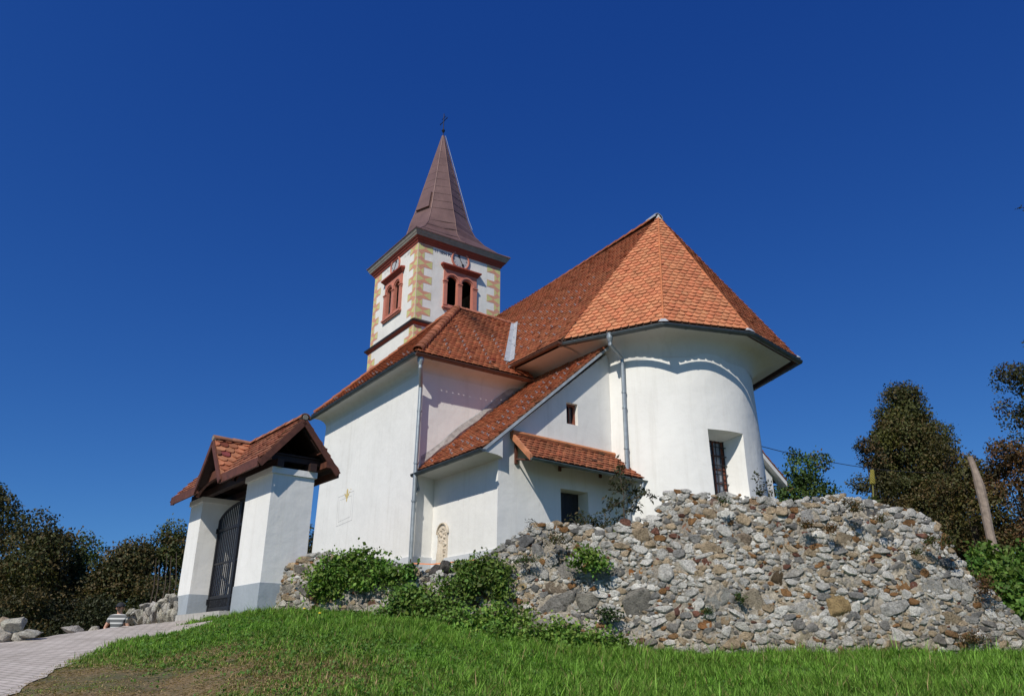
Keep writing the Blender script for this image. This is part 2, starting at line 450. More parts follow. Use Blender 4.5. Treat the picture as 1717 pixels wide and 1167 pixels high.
bc = bare(V[:, 0] / np.maximum(V[:, 1], .01), V[:, 1]); bc = np.where(V[:, 1] < 12, bc, 0)
np_mesh('ground', V, F, np.full((nr - 1) * (nu - 1), 4), M_GROUND, cols=np.stack([bc] * 3, 1), smooth=True, kind='structure')
far = MB(); far.add([(-900, -900, -6.5), (900, -900, -6.5), (900, 900, -6.5), (-900, 900, -6.5)], [(0, 1, 2, 3)], col=(0, 0, 0))
far.build('far_ground', M_GROUND, kind='structure')

# path of concrete setts: everything left of this edge, up to the crest and the gate
EDGE = [(-40, 1196), (25, 1162), (90, 1126), (150, 1101), (225, 1072), (300, 1049), (345, 1040), (392, 1033)]
def at_ground(px, py):
    r = ray(px, py); u = r[0] / r[1]; e = r[2] / r[1]
    ys = np.linspace(3, float(ycrest(u)), 400)
    z = ground_z(np.full(400, u), ys)
    k = int(np.argmin(np.abs(z - e * ys)))
    return u * ys[k], ys[k]
edge_pts = [at_ground(*p) for p in EDGE]
ey = np.array([p[1] for p in edge_pts]); ex_ = np.array([p[0] for p in edge_pts])
o_ = np.argsort(ey); ey, ex_ = ey[o_], ex_[o_]
def edge_x(Y): return np.interp(Y, ey, ex_)
prow = []
ts = np.linspace(0, 1, 26)
for Y in np.concatenate([np.linspace(5.0, 13.2, 50), np.linspace(13.35, 18.5, 24)]):
    xr = edge_x(Y) if Y <= ey.max() else ex_[-1] + (Y - ey.max()) * -.42
    xr = xr + .03 * math.sin(Y * 7.1) + .02 * math.sin(Y * 17)
    wdt = 7.0 if Y < 12 else max(2.2, 7.0 - (Y - 12) * 1.4)
    X = xr - ts * wdt
    prow.append(np.stack([X, np.full(26, Y), ground_z(X / Y, np.full(26, Y)) + .012], 1))
V = np.concatenate(prow); ii = np.arange(len(prow) - 1)[:, None] * 26 + np.arange(25)[None, :]
F = np.stack([ii, ii + 1, ii + 27, ii + 26], -1).reshape(-1)
np_mesh('path', V, F, np.full((len(prow) - 1) * 25, 4), M_PAVE, smooth=True, kind='structure')

# ------------------------------------------------------------------ roof tiles
def clip_poly(poly, clip):
    out = list(poly)
    n = len(clip)
    ar = sum(clip[i][0] * clip[(i + 1) % n][1] - clip[(i + 1) % n][0] * clip[i][1] for i in range(n))
    sg = 1 if ar > 0 else -1
    for i in range(n):
        ax, ay = clip[i]; bx, by = clip[(i + 1) % n]
        side = lambda p: sg * ((bx - ax) * (p[1] - ay) - (by - ay) * (p[0] - ax))
        res = []
        for j in range(len(out)):
            p, q = out[j], out[(j + 1) % len(out)]
            sp, sq = side(p), side(q)
            if sp >= 0: res.append(p)
            if (sp >= 0) != (sq >= 0):
                t = sp / (sp - sq); res.append((p[0] + t * (q[0] - p[0]), p[1] + t * (q[1] - p[1])))
        out = res
        if not out: return []
    return out
def tiles(mb, O, Ud, Vd, poly, w=.18, ex=.16, colfn=None, lift=.044, th=.026, rnd=.45, jit=.006, drop=0.05):
    """beaver-tail clay tiles on the plane O + u*Ud + v*Vd, cut to the outline poly; a thin slab under them"""
    O = np.asarray(O, float); Ud = np.asarray(Ud, float); Vd = np.asarray(Vd, float)
    N = np.cross(Ud, Vd); N = N / np.linalg.norm(N)
    if N[2] < 0: N = -N
    us_ = [p[0] for p in poly]; vs_ = [p[1] for p in poly]
    L = ex * 1.7
    r = 0
    v = min(vs_) - .02
    while v < max(vs_):
        off = (r % 2) * w / 2
        u = min(us_) - w + off
        while u < max(us_) + w:
            ju = random.gauss(0, jit); jv = random.gauss(0, jit * 1.2); jr = random.gauss(0, .012); jl = abs(random.gauss(0, .006))
            hw = w / 2 * .965; rr = w * rnd
            pts = []
            for k in range(7):
                an = math.pi + math.pi * k / 6
                pts.append((hw * math.cos(an), rr + rr * math.sin(an)))
            pts += [(hw, L), (-hw, L)]
            pts = [(u + ju + x * math.cos(jr) - y * math.sin(jr), v + jv + x * math.sin(jr) + y * math.cos(jr)) for x, y in pts]
            pl = clip_poly(pts, poly)
            if len(pl) >= 3:
                c = colfn(u, v) if colfn else (.3, .1, .05)
                n = len(pl)
                hz = lambda p: .012 + (lift + jl) * max(0.0, 1 - (p[1] - v) / L)
                top = [O + Ud * p[0] + Vd * p[1] + N * hz(p) for p in pl]
                bot = [O + Ud * p[0] + Vd * p[1] + N * (hz(p) - th) for p in pl]
                mb.add(top + bot, [tuple(range(n))] + [(i, (i + 1) % n, n + (i + 1) % n, n + i) for i in range(n)], 0, c)
            u += w
        v += ex; r += 1
    n = len(poly)
    t0 = [O + Ud * p[0] + Vd * p[1] - N * .004 for p in poly]; t1 = [O + Ud * p[0] + Vd * p[1] - N * drop for p in poly]
    mb.hexa(t1, t0, 1, (1, 1, 1))
def tcol(base, var=.22, dark=None, dk=0.0):
    def f(u, v):
        k = 1 + random.uniform(-var, var)
        h = random.uniform(-.12, .12)
        c = (base[0] * k, base[1] * k * (1 + h), base[2] * k * (1 + h))
        if random.random() < dk: c = tuple(x * random.uniform(.3, .6) for x in c)
        if dark:
            d = dark(u, v); c = tuple(x * (1 - d) + y * d for x, y in zip(c, (.045, .022, .016)))
        return c
    return f
OLD = (.335, .108, .050); NEW = (.56, .215, .105); GATE = (.36, .145, .085)
def ridge_tiles(mb, A, B, r=.11, seg=.36, col=OLD, up=(0, 0, 1), mi=0, flat=.8):
    A = np.asarray(A, float); B = np.asarray(B, float); t = B - A; ln = np.linalg.norm(t); t /= ln
    s = np.cross(t, np.asarray(up, float)); s /= np.linalg.norm(s); w = np.cross(s, t)
    n = max(1, int(ln / seg)); sg = ln / n
    for i in range(n):
        k = random.uniform(.75, 1.2); c = (col[0] * k, col[1] * k, col[2] * k)
        p0 = A + t * (i * sg - .03); p1 = A + t * ((i + 1) * sg + .02)
        r0 = r * 1.12 * random.uniform(.95, 1.05); r1 = r * .92
        rowsx = []
        for p, rr in ((p0, r0), (p0 + t * .05, r0), (p1, r1)):
            rowsx.append([p + rr * (math.cos(an) * s + flat * math.sin(an) * w) for an in np.linspace(-.15, math.pi + .15, 9)])
        rows2 = [[q - w * .02 - 0 for q in rw] for rw in rowsx]
        mb.strip(rowsx, False, mi, c)
        mb.strip([rowsx[0], [p0 + .82 * (q - p0) for q in rowsx[0]]], False, mi, c)

CHURCH = thing('church', 'white village church with red tiled roofs, round apse and pink trimmed bell tower', 'church', CH((-6, 1.6, 1.7)), -AZ)
def part(mb, name, mats, parent=CHURCH, **kw): return mb.build(name, mats, parent, **kw)

# ------------------------------------------------------------------ bell tower
WT = 16.24
def arch_loop(cx, w, z0, zs, n=12):
    r = w / 2
    return [(cx - r, z0), (cx + r, z0)] + [(cx + r * math.cos(a), zs + r * math.sin(a)) for a in np.linspace(0, math.pi, n)]
S = 4.2
mb = MB(CH)
rect = lambda x0, y0, x1, y1: [(x0, y0), (x1, y0), (x1, y1), (x0, y1)]
hole = rect(1.32, 13.62, 2.88, 15.28)
mb.plate([rect(0, 12.55, S, WT + .3), hole], (0, 0, 0), (0, 1, 0), (0, 0, 1), (-1, 0, 0), .35)          # face to the apse
mb.plate([rect(.36, 12.55, S, WT + .3), hole], (0, 0, 0), (1, 0, 0), (0, 0, 1), (0, -1, 0), .35)       # face to the gate side
mb.box((S - .35, .36, 12.55), (S, S, WT + .3)); mb.box((.36, S - .35, 12.55), (S - .36, S, WT + .3))
mb.box((-.05, -.05, 1.5), (S + .05, S + .05, 12.549))
TOWER = part(mb, 'bell_tower', M_CREAMW)
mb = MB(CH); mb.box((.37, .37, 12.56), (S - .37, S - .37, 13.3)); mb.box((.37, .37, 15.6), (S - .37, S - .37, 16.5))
mb.box((1.7, 1.7, 13.3), (2.5, 2.5, 15.6)); part(mb, 'belfry_shade_fill', M_DARK, TOWER)  # floor, ceiling and core in near-black, belfry shade put into the colour
# string course
mb = MB(CH)
def band(mb, lo, hi, z0, z1, mi=0, a0=0., a1=S):
    mb.hexa([(a0 - lo, a0 - lo, z0), (a1 + lo, a0 - lo, z0), (a1 + lo, a1 + lo, z0), (a0 - lo, a1 + lo, z0)],
            [(a0 - hi, a0 - hi, z1), (a1 + hi, a0 - hi, z1), (a1 + hi, a1 + hi, z1), (a0 - hi, a1 + hi, z1)], mi)
band(mb, .07, .16, 12.40, 12.50); band(mb, .18, .20, 12.502, 12.57, 1); band(mb, .20, .01, 12.572, 12.72, 1)
part(mb, 'string_course', [M_PINKD, plain('dark_metal_flashing', (.045, .03, .03), .5, .3)], TOWER)
# cornice and eaves trim
mb = MB(CH)
band(mb, .03, .08, WT - .02, WT + .09); band(mb, .10, .15, WT + .092, WT + .18); band(mb, .17, .19, WT + .182, WT + .22)
part(mb, 'cornice', plain('cornice_red_paint', (.30, .06, .035), .75, 0, .15, 6, .1), TOWER)
mb = MB(CH); band(mb, .20, .24, WT + .222, WT + .31); band(mb, .25, .29, WT + .312, WT + .40); band(mb, .29, .315, WT + .402, WT + .45)
part(mb, 'eaves_trim', M_CREAM, TOWER)
# spire: square foot, concave flare, eight-sided needle
cx = S / 2
def ring(rc, rm, z):
    out = []
    for k in range(8):
        an = math.pi / 4 * k
        r = rm if k % 2 == 0 else rc
        out.append((cx + r * math.cos(an), cx + r * math.sin(an), z))
    return out
e = S / 2 + .33
APEX = 23.85
prof = [(e * 1.4142, e, WT + .44), (e * 1.4142, e, WT + .48), (2.85, 2.06, 16.98), (2.2, 1.74, 17.45), (1.75, 1.59, 17.95), (1.55, 1.5, 18.35)]
for t in np.linspace(.1, 1, 10): prof.append((1.5 * (1 - t) + .05 * t, 1.46 * (1 - t) + .05 * t, 18.35 + (APEX - 18.35) * t))
mb = MB(CH); mb.strip([ring(*p) for p in prof], True); mb.add(ring(*prof[0]), [tuple(range(8))]); mb.add(ring(*prof[-1]), [tuple(range(8))])
SPIRE = part(mb, 'spire', M_SPIRE, TOWER)
mb = MB(CH)
for (t) in np.arange(.02, .96, .085):     # standing seams of the sheets
    rc = 1.5 * (1 - t) + .05 * t; z = 18.35 + (APEX - 18.35) * t
    a_ = ring(rc + .004, rc - .03 + .004, z); b_ = ring(rc + .010, rc - .020, z + .016); c_ = ring(rc - .012, rc - .042, z + .03)
    mb.strip([a_, b_, c_], True)
for z, rc, rm in [(16.62, 3.21, 2.33), (16.78, 3.03, 2.19), (17.2, 2.53, 1.90), (17.7, 1.97, 1.665), (18.1, 1.66, 1.55)]:
    mb.strip([ring(rc + .012, rm + .012, z), ring(rc + .016, rm + .016, z + .018), ring(rc - .02, rm - .02, z + .03)], True)
for k in range(8):
    pth = [ring(*p)[k] for p in prof[1:]]
    mb.tube(pth, .02, 6)
part(mb, 'sheet_seam', M_SPIRE, TOWER)
mb = MB(CH)   # hatch and lightning conductor
q0 = np.array([cx - .02, .98, 19.3])
def on_face(k, t, s):   # point on spire face k (between ring pts k, k+1): t height, s along, small offset
    pa = np.array(ring(1.5 * (1 - t) + .05 * t, 1.46 * (1 - t) + .05 * t, 18.35 + (APEX - 18.35) * t))
    a, b = pa[k], pa[(k + 1) % 8]; return a + (b - a) * s
def hatch(k):
    c = [on_face(k, .12, .12), on_face(k, .12, .9), on_face(k, .285, .9), on_face(k, .285, .12)]
    n = np.cross(c[1] - c[0], c[3] - c[0]); n /= np.linalg.norm(n)
    ctr = np.array([cx, cx, 20.])
    if np.dot(n, c[0] - ctr) < 0: n = -n
    mb.hexa([p - n * .01 for p in c], [p + n * .09 for p in c])
hatch(5)
part(mb, 'spire_hatch', M_SPIRE, TOWER)
mb = MB(CH)
pth = [np.array(ring(*p)[3]) + np.array([-.05, .05, 0]) for p in prof[5:]]
mb.tube(pth, .015, 6); part(mb, 'lightning_conductor', M_PIPE, TOWER)
mb = MB(CH)    # cross
c0 = np.array([cx, cx, APEX - .1])
mb.tube([c0, c0 + [0, 0, 1.45]], .022, 6)
dd = np.array([1.0, 0, 0]); h = c0 + [0, 0, 1.0]
mb.tube([h - dd * .3, h + dd * .3], .02, 6); mb.tube([h + [0, 0, .2] - dd * .18, h + [0, 0, .2] + dd * .18], .016, 6)
for s_ in (-1, 1):
    mb.tube([h + dd * .3 * s_ + [0, 0, .05], h + dd * .36 * s_, h + dd * .3 * s_ - np.array([0, 0, .05])], .015, 5)
mb.tube([c0 + [0, 0, .3], c0 + [0, 0, .42], c0 + [0, 0, .54]], [.03, .09, .03], 10)
part(mb, 'cross', M_IRON, TOWER)
# belfry windows
def belfry(face):
    xf = (lambda p: CH((p[2], p[0], p[1]))) if face == 0 else (lambda p: CH((p[0], p[2], p[1])))
    # local: x along the wall, y up, z into the wall (negative stands proud)
    mb = MB(xf)
    mb.plate([rect(1.28, 13.58, 2.92, 15.36), arch_loop(1.70, .48, 13.7, 14.82), arch_loop(2.44, .5, 13.7, 14.82)], (0, 0, -.05), (1, 0, 0), (0, 1, 0), (0, 0, -1), .13)
    for cxx, w in ((1.70, .48), (2.44, .5)):      # raised arch moulding
        r0, r1 = w / 2 + .06, w / 2 + .13
        a = [(cxx + r0 * math.cos(t), 14.82 + r0 * math.sin(t), -.05) for t in np.linspace(0, math.pi, 14)]
        b = [(cxx + r0 * math.cos(t), 14.82 + r0 * math.sin(t), -.085) for t in np.linspace(0, math.pi, 14)]
        c = [(cxx + r1 * math.cos(t), 14.82 + r1 * math.sin(t), -.085) for t in np.linspace(0, math.pi, 14)]
        d = [(cxx + r1 * math.cos(t), 14.82 + r1 * math.sin(t), -.05) for t in np.linspace(0, math.pi, 14)]
        mb.strip([a, b, c, d])
    for x0, x1 in ((1.24, 1.45), (1.95, 2.18), (2.70, 2.97)):   # impost capitals
        mb.box((x0, 14.74, -.12), (x1, 14.79, .02)); mb.box((x0 + .015, 14.66, -.095), (x1 - .015, 14.70, .02))
    for x0, x1 in ((1.28, 1.44), (1.965, 2.165), (2.72, 2.93)):   # pilasters
        mb.box((x0, 13.64, -.085), (x1, 14.735, -.053))
    o = mb.build('belfry_window', M_PINK, TOWER)
    mb = MB(xf)
    mb.hexa([(1.24, 15.33, -.06), (2.96, 15.33, -.06), (2.96, 15.33, .02), (1.24, 15.33, .02)], [(1.14, 15.47, -.2), (3.06, 15.47, -.2), (3.06, 15.47, .02), (1.14, 15.47, .02)])
    mb.box((1.12, 15.472, -.22), (3.08, 15.53, .02)); mb.hexa([(1.12, 15.532, -.22), (3.08, 15.532, -.22), (3.08, 15.532, .02), (1.12, 15.532, .02)], [(1.16, 15.6, -.02), (3.04, 15.6, -.02), (3.04, 15.6, .02), (1.16, 15.6, .02)])
    mb.build('window_hood', M_PINKD, TOWER)
    mb = MB(xf); mb.box((1.24, 13.50, -.13), (2.98, 13.575, .02)); mb.box((1.28, 13.44, -.09), (2.94, 13.498, .02)); mb.build('window_sill', M_PINK, TOWER)
    # clock
    mb = MB(xf)
    cc = (2.08, 15.97); n = 40
    an = np.linspace(0, 2 * math.pi, n, endpoint=False)
    rowr = lambda r, z: [(cc[0] + r * math.cos(t), cc[1] + r * math.sin(t), z) for t in an]
    mb.strip([rowr(.46, .02), rowr(.46, -.05), rowr(.43, -.065), rowr(.385, -.05), rowr(.385, -.012)], True, 0)
    mb.add(rowr(.386, -.012), [tuple(range(n))], 1)
    for k in range(12):
        t = math.pi / 6 * k; u1 = np.array([math.sin(t), math.cos(t)]); u2 = np.array([u1[1], -u1[0]])
        P = lambda r, s: (cc[0] + u1[0] * r + u2[0] * s, cc[1] + u1[1] * r + u2[1] * s)
        offs = (0,) if k % 3 else (-.022, .022)
        for of in offs:
            q = [P(.275, of - .009), P(.275, of + .009), P(.35, of + .009), P(.35, of - .009)]
            mb.hexa([(x, y, -.013) for x, y in q], [(x, y, -.018) for x, y in q], 2)
    ck = mb.build('clock', [M_PINK, M_CLOCK, M_LETTER], TOWER)
    mb = MB(xf)
    for ang, ln, bl in ((R(150), .33, .075), (R(335), .27, .07)):
        u1 = np.array([math.sin(ang), math.cos(ang)]); u2 = np.array([u1[1], -u1[0]])
        P = lambda r, s: (cc[0] + u1[0] * r + u2[0] * s, cc[1] + u1[1] * r + u2[1] * s)
        q = [P(-.05, .012), P(ln * .55, .012), P(ln * .7, bl), P(ln, 0), P(ln * .7, -bl), P(ln * .55, -.012), P(-.05, -.012)]
        mb.hexa([(x, y, -.03) for x, y in q], [(x, y, -.04) for x, y in q])
    mb.build('clock_hands', M_BLACK, TOWER)
    # painted quoins: triangles of green and pink in each block
    def block(mb, x0, x1, y0, y1):
        g = .012; xa, xb = min(x0, x1), max(x0, x1)
        mb.box((xa, y0, -.004), (xb, y1, .02), 2)
        xa += g; xb -= g; y0 += g; y1 -= g; m = ((xa + xb) / 2, (y0 + y1) / 2)
        z = -.0065
        c = [(xa, y0, z), (xb, y0, z), (xb, y1, z), (xa, y1, z), (m[0], m[1], z)]
        mb.add(c, [(0, 1, 4), (2, 3, 4)], 1); mb.add(c, [(1, 2, 4), (3, 0, 4)], 0)
    low = (lambda p: CH((p[2] - .05, p[0], p[1]))) if face == 0 else (lambda p: CH((p[0], p[2] - .05, p[1])))
    for side in (0, 1):
        mb = MB(xf); y = 16.20; k = 0
        while y > 12.75:
            w = .72 if k % 2 == 0 else .33
            block(mb, *((0.006, w) if side == 0 else (S - w, S - .006)), y - .36, y); y -= .363; k += 1
        mb.build('painted_quoins', [M_QG, M_QP, M_QL], TOWER)
        mb = MB(low); y = 12.38; k = 1
        while y > 9.5:
            w = .72 if k % 2 == 0 else .33
            block(mb, *((-.044, w) if side == 0 else (S - w, S + .044)), y - .36, y); y -= .363; k += 1
        mb.build('painted_quoins', [M_QG, M_QP, M_QL], TOWER)
    # lettering either side of the clock
    for txt, x, mat in (('11 1894 PL', 1.2, M_LETTER if face == 0 else M_LETTERF),) if face == 0 else (('N 1894', .95, M_LETTERF), ('11 P L', 2.98, M_LETTERF)):
        cu = bpy.data.curves.new('lettering', 'FONT'); cu.body = txt; cu.size = .19; cu.align_x = 'CENTER'; cu.extrude = .002; cu.offset = .004
        to = bpy.data.objects.new('lettering', cu); COL.objects.link(to); cu.materials.append(mat)
        ex3 = D2 if face == 0 else -D1
        nz = -D1 if face == 0 else -D2
        xx = x if face == 0 else x
        pos = CH((-.006, xx, 16.0)) if face == 0 else CH((xx, -.006, 16.0))
        to.matrix_world = Matrix(((ex3[0], 0, nz[0], pos[0]), (ex3[1], 0, nz[1], pos[1]), (ex3[2], 1, nz[2], pos[2]), (0, 0, 0, 1)))
        mw = to.matrix_world.copy()
        bpy.context.view_layer.update()
        me = bpy.data.meshes.new_from_object(to.evaluated_get(bpy.context.evaluated_depsgraph_get()))
        me.transform(mw); bpy.data.objects.remove(to); lo = bpy.data.objects.new('lettering', me); COL.objects.link(lo); finish(lo, TOWER)
belfry(0); belfry(1)

# ------------------------------------------------------------------ nave and apse
AX = 1.6                                   # axis of the nave
E0, E1, E2, E3, E4 = (-11.78, -1.84), (-14.2, -.65), (-15.0, 1.49), (-14.5, 4.05), (-11.9, 5.1)
ZE = 7.30
APX = np.array([-12.2, AX, 11.93])
RIDGE_T = np.array([-0.06, AX + .2, 11.72])
AC = np.array([-11.85, 1.55]); AR = 2.40
NW = -.85                                  # nave wall, near side
mb = MB(CH); mb.box((-11.8, NW, 1.2), (0.2, 4.0, 7.15)); part(mb, 'nave_wall', M_WARM)
# apse wall with the splayed window opening
def apz(th, z, r=None):
    rr = (AR + .10 * (6.9 - z) / 5.0) if r is None else r
    return (AC[0] - rr * math.cos(th), AC[1] + rr * math.sin(th), z)
th0, th1 = math.atan2(.68 - AC[1], -(-14.08 - AC[0])), math.atan2(1.70 - AC[1], 14.25 - 11.85)
thi0, thi1 = math.asin((.98 - AC[1]) / 1.93), math.asin((1.56 - AC[1]) / 1.93)
zb, zt, zib, zit = 3.30, 4.93, 3.42, 4.80
ths = list(np.linspace(-1.75, th0, 26)) + list(np.linspace(th0, th1, 9))[1:] + list(np.linspace(th1, 1.9, 28))[1:]
zs = [1.2, 2.2, zb, 3.85, 4.4, zt, 5.5, 6.1, 6.7, 7.0]
mb = MB(CH)
wob = lambda th, z: .010 * math.sin(th * 5 + z * 1.3) + .008 * math.sin(th * 11 - z * 2.1)
vs = [[np.array(apz(t, z, AR + .10 * (6.9 - z) / 5.0 + wob(t, z))) for t in ths] for z in zs]
allv = [p for r_ in vs for p in r_]; n = len(ths); fs = []
for i in range(len(zs) - 1):
    for j in range(n - 1):
        if zb - .01 <= zs[i] < zt - .01 and th0 - 1e-4 <= ths[j] < th1 - 1e-4: continue
        fs.append((i * n + j, i * n + j + 1, (i + 1) * n + j + 1, (i + 1) * n + j))
mb.add(allv, fs)
APSE = part(mb, 'apse_wall', M_WHITE, smooth=True)
mb = MB(CH)
i0, i1 = zs.index(zb), zs.index(zt); j0 = 25; j1 = 33
oth = [ths[j] for j in range(j0, j1 + 1)]
ith = list(np.linspace(thi0, thi1, len(oth)))
zo = [z for z in zs if zb - .01 <= z <= zt + .01]; zi = list(np.linspace(zib, zit, len(zo)))
inner = lambda t, z: apz(t, z, 1.93)
mb.strip([[vs[i1][j] for j in range(j0, j1 + 1)], [inner(t, zit) for t in ith]])
mb.strip([[vs[i0][j] for j in range(j0, j1 + 1)], [inner(t, zib) for t in ith]])
mb.strip([[vs[zs.index(z)][j0] for z in zo], [inner(thi0, z) for z in zi]])
mb.strip([[vs[zs.index(z)][j1] for z in zo], [inner(thi1, z) for z in zi]])
part(mb, 'window_reveal', M_WHITE, APSE)
pw0 = np.array(inner(thi0, 0)); pw1 = np.array(inner(thi1, 0)); wx = (pw1 - pw0); wl = np.linalg.norm(wx); wx /= wl
wz = np.array([-1.0, 0.05, 0]); wz -= wx * np.dot(wz, wx); wz /= np.linalg.norm(wz)   # outwards
mb = MB(CH)
bars = [rect(.05 + (wl - .1) / 2 * i + .01 * i, zib + .05 + k * .335, .05 + (wl - .1) / 2 * (i + 1) - .02 * (1 - i), zib + .05 + k * .335 + .30) for i in range(2) for k in range(4)]
mb.plate([rect(-.02, zib - .02, wl + .02, zit + .02)] + bars, pw0 - wz * .03, wx, (0, 0, 1), wz, .05)
fr = part(mb, 'window_frame', M_REDW, APSE)
mb = MB(CH); mb.plate([rect(.0, zib, wl, zit)], pw0 - wz * .06, wx, (0, 0, 1), wz, .01); part(mb, 'window_pane', M_GLASS, APSE)
mb = MB(CH)
P = lambda x, z, d=.03: pw0 + wx * x + np.array([0, 0, z]) + wz * d
for x in np.linspace(.06, wl - .03, 5): mb.tube([P(x, zib - .01), P(x, zit)], .011, 6)
for z in np.linspace(zib + .12, zit - .15, 6): mb.tube([P(-.01, z, .045), P(wl + .02, z, .045)], .013, 6)
part(mb, 'window_grille', M_IRON, APSE)
# plaster cove from the wall head out to the gutter
oct_ = [E0, E1, E2, E3, E4]
def oct_hit(th):     # where a ray from the apse centre meets the eaves outline
    d = np.array([-math.cos(th), math.sin(th)])
    best = None
    ext = [(-6, -1.9)] + oct_ + [(-6, 5.1)]
    for p, q in zip(ext[:-1], ext[1:]):
        p = np.array(p) - AC; q = np.array(q) - AC; e_ = q - p
        den = d[0] * e_[1] - d[1] * e_[0]
        if abs(den) < 1e-9: continue
        t = (p[0] * e_[1] - p[1] * e_[0]) / den; s = (p[0] * d[1] - p[1] * d[0]) / den
        if t > 0 and -1e-6 <= s <= 1 + 1e-6: best = t if best is None else min(best, t)
    return AC + d * best
mb = MB(CH); rowsx = []
thc = np.unique(np.concatenate([np.linspace(-1.65, 1.7, 70), [math.atan2(p[1] - AC[1], AC[0] - p[0]) for p in oct_[1:4]]]))
thc = np.sort(thc)
for k in range(9):
    q = k / 8; a = q * math.pi / 2
    f = 1 - math.cos(a); g = math.sin(a)
    row = []
    for t in thc:
        o = oct_hit(t); wl_ = np.array(apz(t, 6.72)[:2]); o = o + (AC - o) * .05
        row.append((wl_[0] + (o[0] - wl_[0]) * f, wl_[1] + (o[1] - wl_[1]) * f, 6.72 + (ZE - .04 - 6.72) * (g * .9 + .1 * q)))
    rowsx.append(row)
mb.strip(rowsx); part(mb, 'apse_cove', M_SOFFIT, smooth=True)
mb = MB(CH); rowsx = []
for k in range(7):
    a = k / 6 * math.pi / 2
    b = NW + (-1.78 - NW) * (1 - math.cos(a)); z = 6.85 + .37 * math.sin(a)
    rowsx.append([(-11.75, b, z), (-6.0, b, z), (-.3, b, z)])
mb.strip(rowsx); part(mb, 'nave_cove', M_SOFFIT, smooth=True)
# gutters
def gutter(pts, name, mat, r=.07, xf=CH, parent=CHURCH, hooks=True, off=(0, 0, 0)):
    mb = MB(xf)
    pts = [np.asarray(p, float) for p in pts]
    for A, B in zip(pts[:-1], pts[1:]):
        t = B - A; ln = np.linalg.norm(t); t = t / ln; s = np.cross(t, [0, 0, 1.0]); s /= np.linalg.norm(s); w = np.array([0, 0, 1.0])
        rr = []
        for p in (A - t * .02, B + t * .02):
            rr.append([p + r * (math.cos(a) * s + math.sin(a) * w) for a in np.linspace(math.pi, 2 * math.pi, 9)] + [p + r * .9 * (math.cos(a) * s + math.sin(a) * w) for a in np.linspace(2 * math.pi, math.pi, 9)])
        mb.strip(rr, True); 
        for q in rr: mb.add(q[:9], [tuple(range(9))])
        for sd in (-1, 1): mb.tube([A + s * r * sd, B + s * r * sd], .012, 5)
        if hooks:
            k = max(1, int(ln / .85))
            for i in range(k):
                c = A + t * ln * (i + .5) / k
                hh = [[c + t * dx + (r + .008) * (math.cos(a) * s + math.sin(a) * w) for a in np.linspace(math.pi, 2 * math.pi, 9)] for dx in (-.015, .015)]
                mb.strip(hh)
    return mb.build(name, mat, parent)
def g3(p):
    v = np.array(p) - AC; v = AC + v * (1 + (.036 if p[1] < 4.5 else .01) / np.linalg.norm(v)); return (v[0], v[1], ZE - (.062 if p[1] < 4.5 else .03))
gutter([g3(E0), g3(E1), g3(E2), g3(E3), g3(E4)], 'apse_gutter', M_GUT, .075)
gutter([(-11.9, -1.95, ZE - .05), (-9.3, -1.95, ZE - .05)], 'nave_gutter', M_GUTB, .07)
gutter([(-9.3, -1.95, ZE - .05), (-.1, -1.95, ZE - .05)], 'nave_gutter', M_GUTB, .07)
mb = MB(CH)
for A_, B_ in ((E2, E3), (E3, E4)):
    A3, B3 = np.array([*A_, ZE]), np.array([*B_, ZE]); iw = np.array([AC[0], AC[1], ZE]) - (A3 + B3) / 2; iw /= np.linalg.norm(iw)
    mb.hexa([A3 + iw * .02 + [0, 0, -.10], B3 + iw * .02 + [0, 0, -.10], B3 + iw * .07 + [0, 0, -.10], A3 + iw * .07 + [0, 0, -.10]], [A3 + iw * .02 + [0, 0, .03], B3 + iw * .02 + [0, 0, .03], B3 + iw * .07 + [0, 0, .03], A3 + iw * .07 + [0, 0, .03]])
part(mb, 'eaves_board', M_BOARD)
# nave roof
NR = MB(CH)
EN = np.array([-11.85, -1.88, ZE + .02])
Ud = np.array([1.0, 0, 0])
vv = np.array([0, AX + 1.88, 11.82 - ZE]); NL = np.linalg.norm(vv); vv /= NL
xa = (APX[0] - EN[0])
ROOFLEN = 11.85
nsoot = lambda u, v: .12 * max(0, min(1, (v - 2) / 4)) * (0.5 + .5 * math.sin(u * 1.3 + v))
tiles(NR, EN, Ud, vv, [(0.0, 0), (ROOFLEN, 0), (ROOFLEN, NL), (xa + .02, NL + .06)], .18, .155, tcol((.37, .128, .060), .11, nsoot, .015))
# far slope of the nave, plain boarding and tiles seen only at its edge
far_e = np.array([-11.9, 5.12, ZE + .02]); vf = np.array([0, AX - 5.12, 11.82 - ZE]); FL = np.linalg.norm(vf); vf /= FL
tiles(NR, far_e, Ud, vf, [(0, 0), (ROOFLEN, 0), (ROOFLEN, FL), (xa + .05, FL + .06)], .36, .32, tcol(OLD, .2))
NAVE_ROOF = part(NR, 'nave_roof', [M_TILE, M_BOARD])
mb = MB(CH); ridge_tiles(mb, APX + [.25, 0, -.02], RIDGE_T, .13, .38, OLD); part(mb, 'ridge_tiles', M_TILE, NAVE_ROOF)
mb = MB(CH); ridge_tiles(mb, APX + [.0, 0, .0], APX + [.38, 0, .0], .145, .5, (1, 1, 1)); mb.add([APX + q for q in ((-.14, 0, -.14), (-.03, -.12, -.10), (.05, -.12, -.10), (0, 0, .13), (-.03, .12, -.10))], [(0, 1, 3), (1, 2, 3), (0, 3, 4)])
part(mb, 'ridge_cap', M_ZINCL, NAVE_ROOF)
